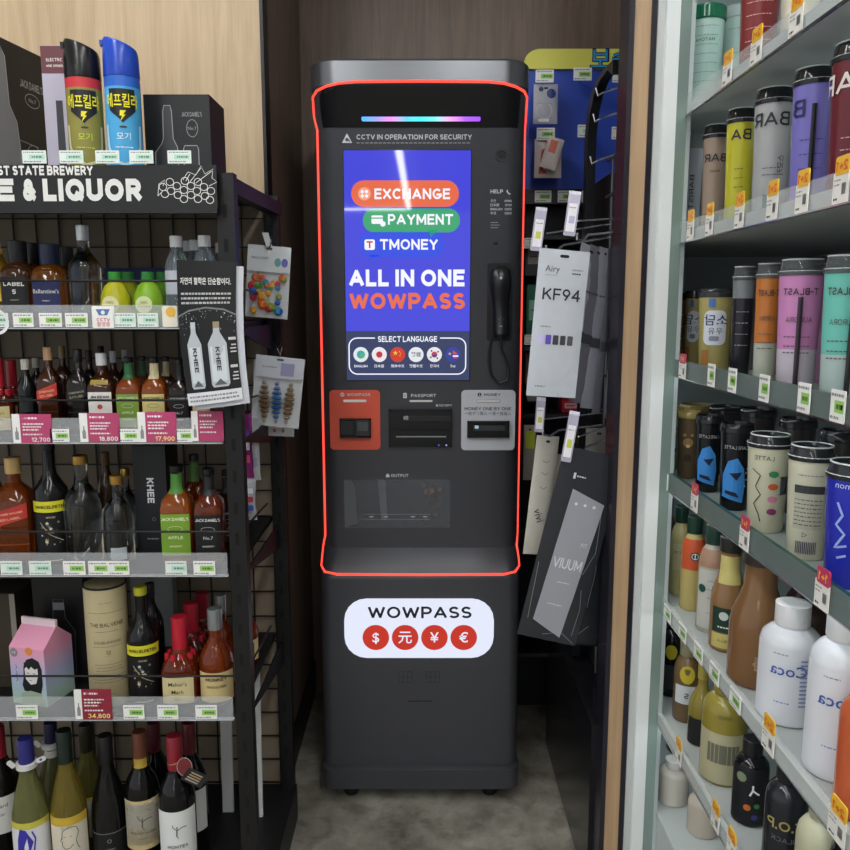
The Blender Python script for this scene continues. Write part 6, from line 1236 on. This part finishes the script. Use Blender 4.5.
for px, ty, tx in ((697, 404, 'gold-lidded cup in the back row near the far end'), (725, 406, 'black-lidded cup in back row behind the blue motif cups'), (756, 408, 'dark-lidded cup in the back row, centre of fourth shelf'), (795, 418, 'dark-lidded cup in the back row behind the nutrition-panel cup'), (835, 430, 'dark-lidded cup in the back row at the right edge')):
    cup(tx, 3, px, ty, 34, XF+.10, '#3a3835' if px != 697 else '#8c7c54', lid='#2c2e32' if px != 697 else '#a8945c', lidkind='flat', group=K3)
# shelf 5: bottles
def cb(name, label, row, px, topy, wpx, kind, glass, capc, X=None, **kw):
    X = X or XF; zs_ = CS[row]+.0085; Y = cpos(px, X, zs_+.08); H = min(at(px, topy, Y).z-zs_, CS[row-1]-.014-zs_); R = wpx*mpp(Y, zs_+.07)/2; kw.setdefault('mir', True); kw.setdefault('rz', -math.atan2(X, Y))
    return bottle(name, label, kw.pop('cat', 'bottle'), (X, Y, zs_), R, H, kind, glass, capc, **kw)
SG_ = '#1c3c30'
cb('coffee_bottle', 'narrow brown coffee bottle with green cap at far end, fifth shelf', 4, 667, 498, 14, 'milk', '#6c4c3c', SG_)
cb('coffee_bottle', 'cream coffee bottle with dark green cap, fifth cooler shelf', 4, 680, 506, 20, 'milk', '#c9c08c', SG_, txts=[('LATTE', .5, .006, '#8a7c4c')], labs=[(.3, .6, .7, '#cfc8a0')])
def siren(l, F, R, H): l.disc(R*.1, H*.60, R*.36, F, mat('#1c4c40', .5), .001, 14).ring(R*.1, H*.60, R*.24, .0012, F, WHT, .0014, 12).stroke([(R*.1, H*.57), (R*.1, H*.63)], .0016, F, WHT, .0016)
cb('coffee_bottle', 'coffee bottle with orange label over pale body, dark green cap', 4, 693, 516, 24, 'milk', '#c2b070', SG_, labs=[(.45, .77, 1.1, '#c8532c')], art=(0, siren))
cb('coffee_bottle', 'white and tan coffee bottle with green round emblem at its left', 4, 712, 524, 28, 'milk', '#b9b4a4', '#26443a', labs=[(.62, .78, 1.1, '#a8846c'), (.05, .6, 1.1, '#c4c4bc')], art=(1, lambda l, F, R, H: (l.disc(-R*.7, H*.42, R*.3, F, mat('#1c4c40', .5), .001, 12), [bars(l, -R*.3, R*.8, H*z, F, GRY, h=.0016, e=.001) for z in (.5, .42, .34, .2)])))
cb('coffee_bottle', 'glass coffee bottle with cream neck wrap and dark green label', 4, 728, 536, 34, 'frap', '#8f6c48', '#2c2c28', labs=[(.60, .84, .66, '#c9bc74'), (.18, .40, .9, '#1d3a30'), (.04, .17, .9, '#cfc070')], txts=[('VANILLA', .11, .005, '#7c6a30')], art=(1, lambda l, F, R, H: (l.disc(-R*.2, H*.33, R*.26, F, mat('#cfd8d0', .5), .001, 12), bars(l, -R*.5, R*.6, H*.23, F, WHT, h=.003, e=.001))))
cb('coffee_bottle', 'large brown coffee bottle with clear lid just left of the white bottles', 4, 757, 545, 54, 'frap', '#7c5a3a', '#3a322c', txts=[('coffee', .2, .007, '#c8b090', .01, PI/2)], art=None)
cb('coffee_bottle', 'dark brown bottle in shade behind the white-capped bottles', 4, 806, 560, 50, 'frap', '#3c2a22', '#2a2220', X=XF+.13)
def aco(l, F, R, H): [l.rr(R*.35, R*.9, H*(.2+.035*i), H*(.215+.035*i), .0003, F, mat('#8a98c0', .5), e=.001) for i in range(12)]; bars(l, -R*.4, R*.1, H*.22, F, mat('#7c98c8', .5), h=.002, e=.001); bars(l, -R*.5, R*.0, H*.63, F, GRY, h=.0016, e=.001)
for px, ty, tx in ((789, 602, 'white bottle with white cap and blue lettering, nearer the wood side'), (838, 606, 'white bottle with blue lettering at the right photo edge, partly behind orange bottle')):
    cb('protein_drink_bottle', tx, 4, px, ty, 58 if px < 800 else 60, 'pump', '#dcdfe4', '#e6e6e6', X=XF, labs=[(.04, .68, 1.3, '#dde0e6')], txts=[('Coca', .50, .017, '#3c5ca8', .02)], art=(0, aco))
cb('protein_drink_bottle', 'orange plastic bottle cut off by the right photo edge', 4, 870, 668, 60, 'pump', '#c4603c', '#c86a44', X=XF-.008, txts=[('Do', .50, .018, '#e8d8cc', .02), ('STORM', .66, .006, '#e8d8cc')])
# shelf 6
cb('coffee_bottle', 'black bottle with yellow oval mark at far end, sixth shelf', 5, 671, 612, 22, 'pump', '#131416', '#1c1c1e', labs=[(.1, .4, .9, '#34363a')], art=(0, lambda l, F, R, H: l.disc(0, H*.56, R*.5, F, mat('#c8b42c', .5), .001, 14, ry=R*.7)))
cb('coffee_bottle', 'clear brownish bottle with yellow oval and white panel, sixth shelf', 5, 687, 640, 26, 'milk', '#6c5638', '#8a8468', labs=[(.25, .48, .9, '#c9ccd0')], txts=[('S', .36, .012, '#3a3c40', .01)], art=(0, lambda l, F, R, H: l.disc(0, H*.62, R*.55, F, mat('#b8a82c', .5), .001, 14, ry=R*.7)))
cb('coffee_bottle', 'gold round-shouldered bottle with black base, sixth shelf', 5, 702, 660, 26, 'monkey', '#8a7c34', '#a89844', labs=[(.02, .34, 1.1, '#1c1c1e')])
cb('coffee_bottle', 'large gold bottle with cream label and barcode, sixth shelf', 5, 724, 672, 44, 'pump', '#8f8238', '#a08f40', labs=[(.03, .50, 1.25, '#b4ae8c'), (.22, .40, .7, '#6c6c5c')], txts=[('GOLD', .66, .006, '#5c5420')])
cb('coffee_bottle', 'black foil-topped bottle with white Y mark and fruit picture', 5, 751, 738, 34, 'pump', '#121317', '#1a1b1f', labs=[(.05, .72, 1.2, '#14161a')], art=(0, lambda l, F, R, H: (l.stroke([(-R*.0, H*.40), (R*.15, H*.47), (R*.15, H*.53)], .003, F, WHT, .001), l.stroke([(R*.15, H*.47), (R*.5, H*.42)], .003, F, WHT, .001), l.disc(-R*.5, H*.6, R*.3, F, mat('#7c8a6c', .5), .001, 8), l.disc(-R*.1, H*.25, R*.2, F, mat('#c86a2c', .5), .001, 8), l.disc(R*.4, H*.28, R*.16, F, mat('#3c7a3c', .5), .001, 8), l.disc(R*.3, H*.14, R*.18, F, mat('#3c3c7c', .5), .001, 8))))
cb('coffee_bottle', 'matt charcoal bottle lettered T.O.P in gold, sixth shelf', 5, 785, 758, 40, 'pump', '#24262b', '#1a1b1f', txts=[('T.O.P', .50, .016, '#a89c5c', .01), ('BLACK', .38, .008, '#5c5e62')])
cb('coffee_bottle', 'cream bottle lettered T.O.P in black, sixth shelf', 5, 818, 790, 46, 'pump', '#b9b89c', '#a8a68c', X=XF-.004, txts=[('T.O.P', .50, .018, '#26282b', .014), ('LATTE', .62, .006, '#4c4c40')])
cb('coffee_bottle', 'black foil bottle with gold rim at lower right corner', 5, 851, 806, 48, 'pump', '#15161a', '#1d1e22', X=XF+.01, labs=[(.55, .58, 1.2, '#a89048')])
# lowest level
z7 = .2805
def low(label, px, topy, wpx, kind, glass, capc, X, **kw):
    Y = cpos(px, X, z7+.08); H = at(px, topy, Y).z-z7; R = wpx*mpp(Y, z7+.07)/2; return bottle('drink_bottle', label, 'bottle', (X, Y, z7), R, max(.1, H), kind, glass, capc, rz=-.45, mir=True, **kw)
low('bottle with large white cap low in the bottom cooler level', 674, 826, 30, 'pump', '#c9c4b8', '#dcdcd8', XF)
low('bottle with pale cap low in the bottom level, right of the white-capped one', 704, 824, 30, 'pump', '#b4aa9c', '#b9b4a8', XF+.03)
low('dark blue lidded tub above the white cap, bottom level', 668, 752, 34, 'pump', '#24405c', '#1a2430', XF+.1, capn='lid')
low('black lidded tub beside the dark blue one, bottom level', 688, 778, 40, 'pump', '#16181c', '#1c2026', XF+.1, capn='lid')
# price tags on the cooler rails
def CT(row, px, style, label, hgt=.04, wd=.032, drop=.004):
    z = CS[row]; Y = cpos(px, XC, z+.02); F = lambda x, y, e=0: Vector((XC-.0004-e, Y-x, y)); tagx(-wd/2, wd/2, z-drop, z-drop+hgt, F, style, label, 'price tags on the cooler rails', seed=px, mir=True)
for px, tx in ((728, 'yellow-topped tag on top cooler rail right of the mint cup'), (757, 'yellow-topped tag on top cooler rail under the maroon cup'), (797, 'yellow-topped tag on top cooler rail near the upper right corner')): CT(0, px, 'yellow', tx, .052, .04)
for px, tx in ((691, 'yellow 2+1 tag under the narrow white cup'), (710, 'yellow 2+1 tag under the light brown cup'), (740, 'yellow 2+1 tag under the bright yellow cup'), (773, 'yellow 2+1 tag under the pale grey cup'), (803, 'yellow 2+1 tag under the violet cup'), (842, 'yellow 2+1 tag under the dark maroon cup')): CT(1, px, 'yellow', tx, .056, .036)
CT(2, 683, 'redtop', 'pink-topped tag at far end of the third cooler rail', .048, .04)
for px, tx in ((712, 'green-band tag under the wide golden cup'), (733, 'green-band tag under the black liquid cup'), (765, 'green-band tag under the orange iced drink'), (805, 'green-band tag under the pink iced drink'), (839, 'green-band tag under the mint iced drink')): CT(2, px, 'green', tx, .040, .034)
CT(3, 667, 'mint', 'small pale tag at far end of the fourth cooler rail', .034, .02)
for px, tx in ((695, 'red-topped 1+1 tag under the teddy bear cup'), (745, 'red-topped 1+1 tag under the right blue motif cup'), (823, 'red-topped 1+1 tag under the nutrition-panel cup')): CT(3, px, 'redtop', tx, .054, .036)
for px, tx in ((668, 'green-band tag at far end of fifth cooler rail'), (683, 'second green-band tag from far end of fifth rail'), (699, 'green-band tag under the orange-label coffee bottle'), (715, 'green-band tag under the cream neck-wrapped coffee bottle'), (736, 'green-band tag under the large brown coffee bottle')): CT(4, px, 'green', tx, .030, .045)
for px, tx in ((769, 'yellow 2+1 tag under the left white bottle'), (838, 'yellow 2+1 tag under the orange bottle')): CT(4, px, 'yellow', tx, .056, .04)
for px, tx in ((679, 'yellow-topped tag near far end of sixth rail'), (716, 'yellow 2+1 tag under the large gold bottle'), (732, 'yellow 2+1 tag under the black foil-topped bottle')): CT(5, px, 'yellow', tx, .052, .036)
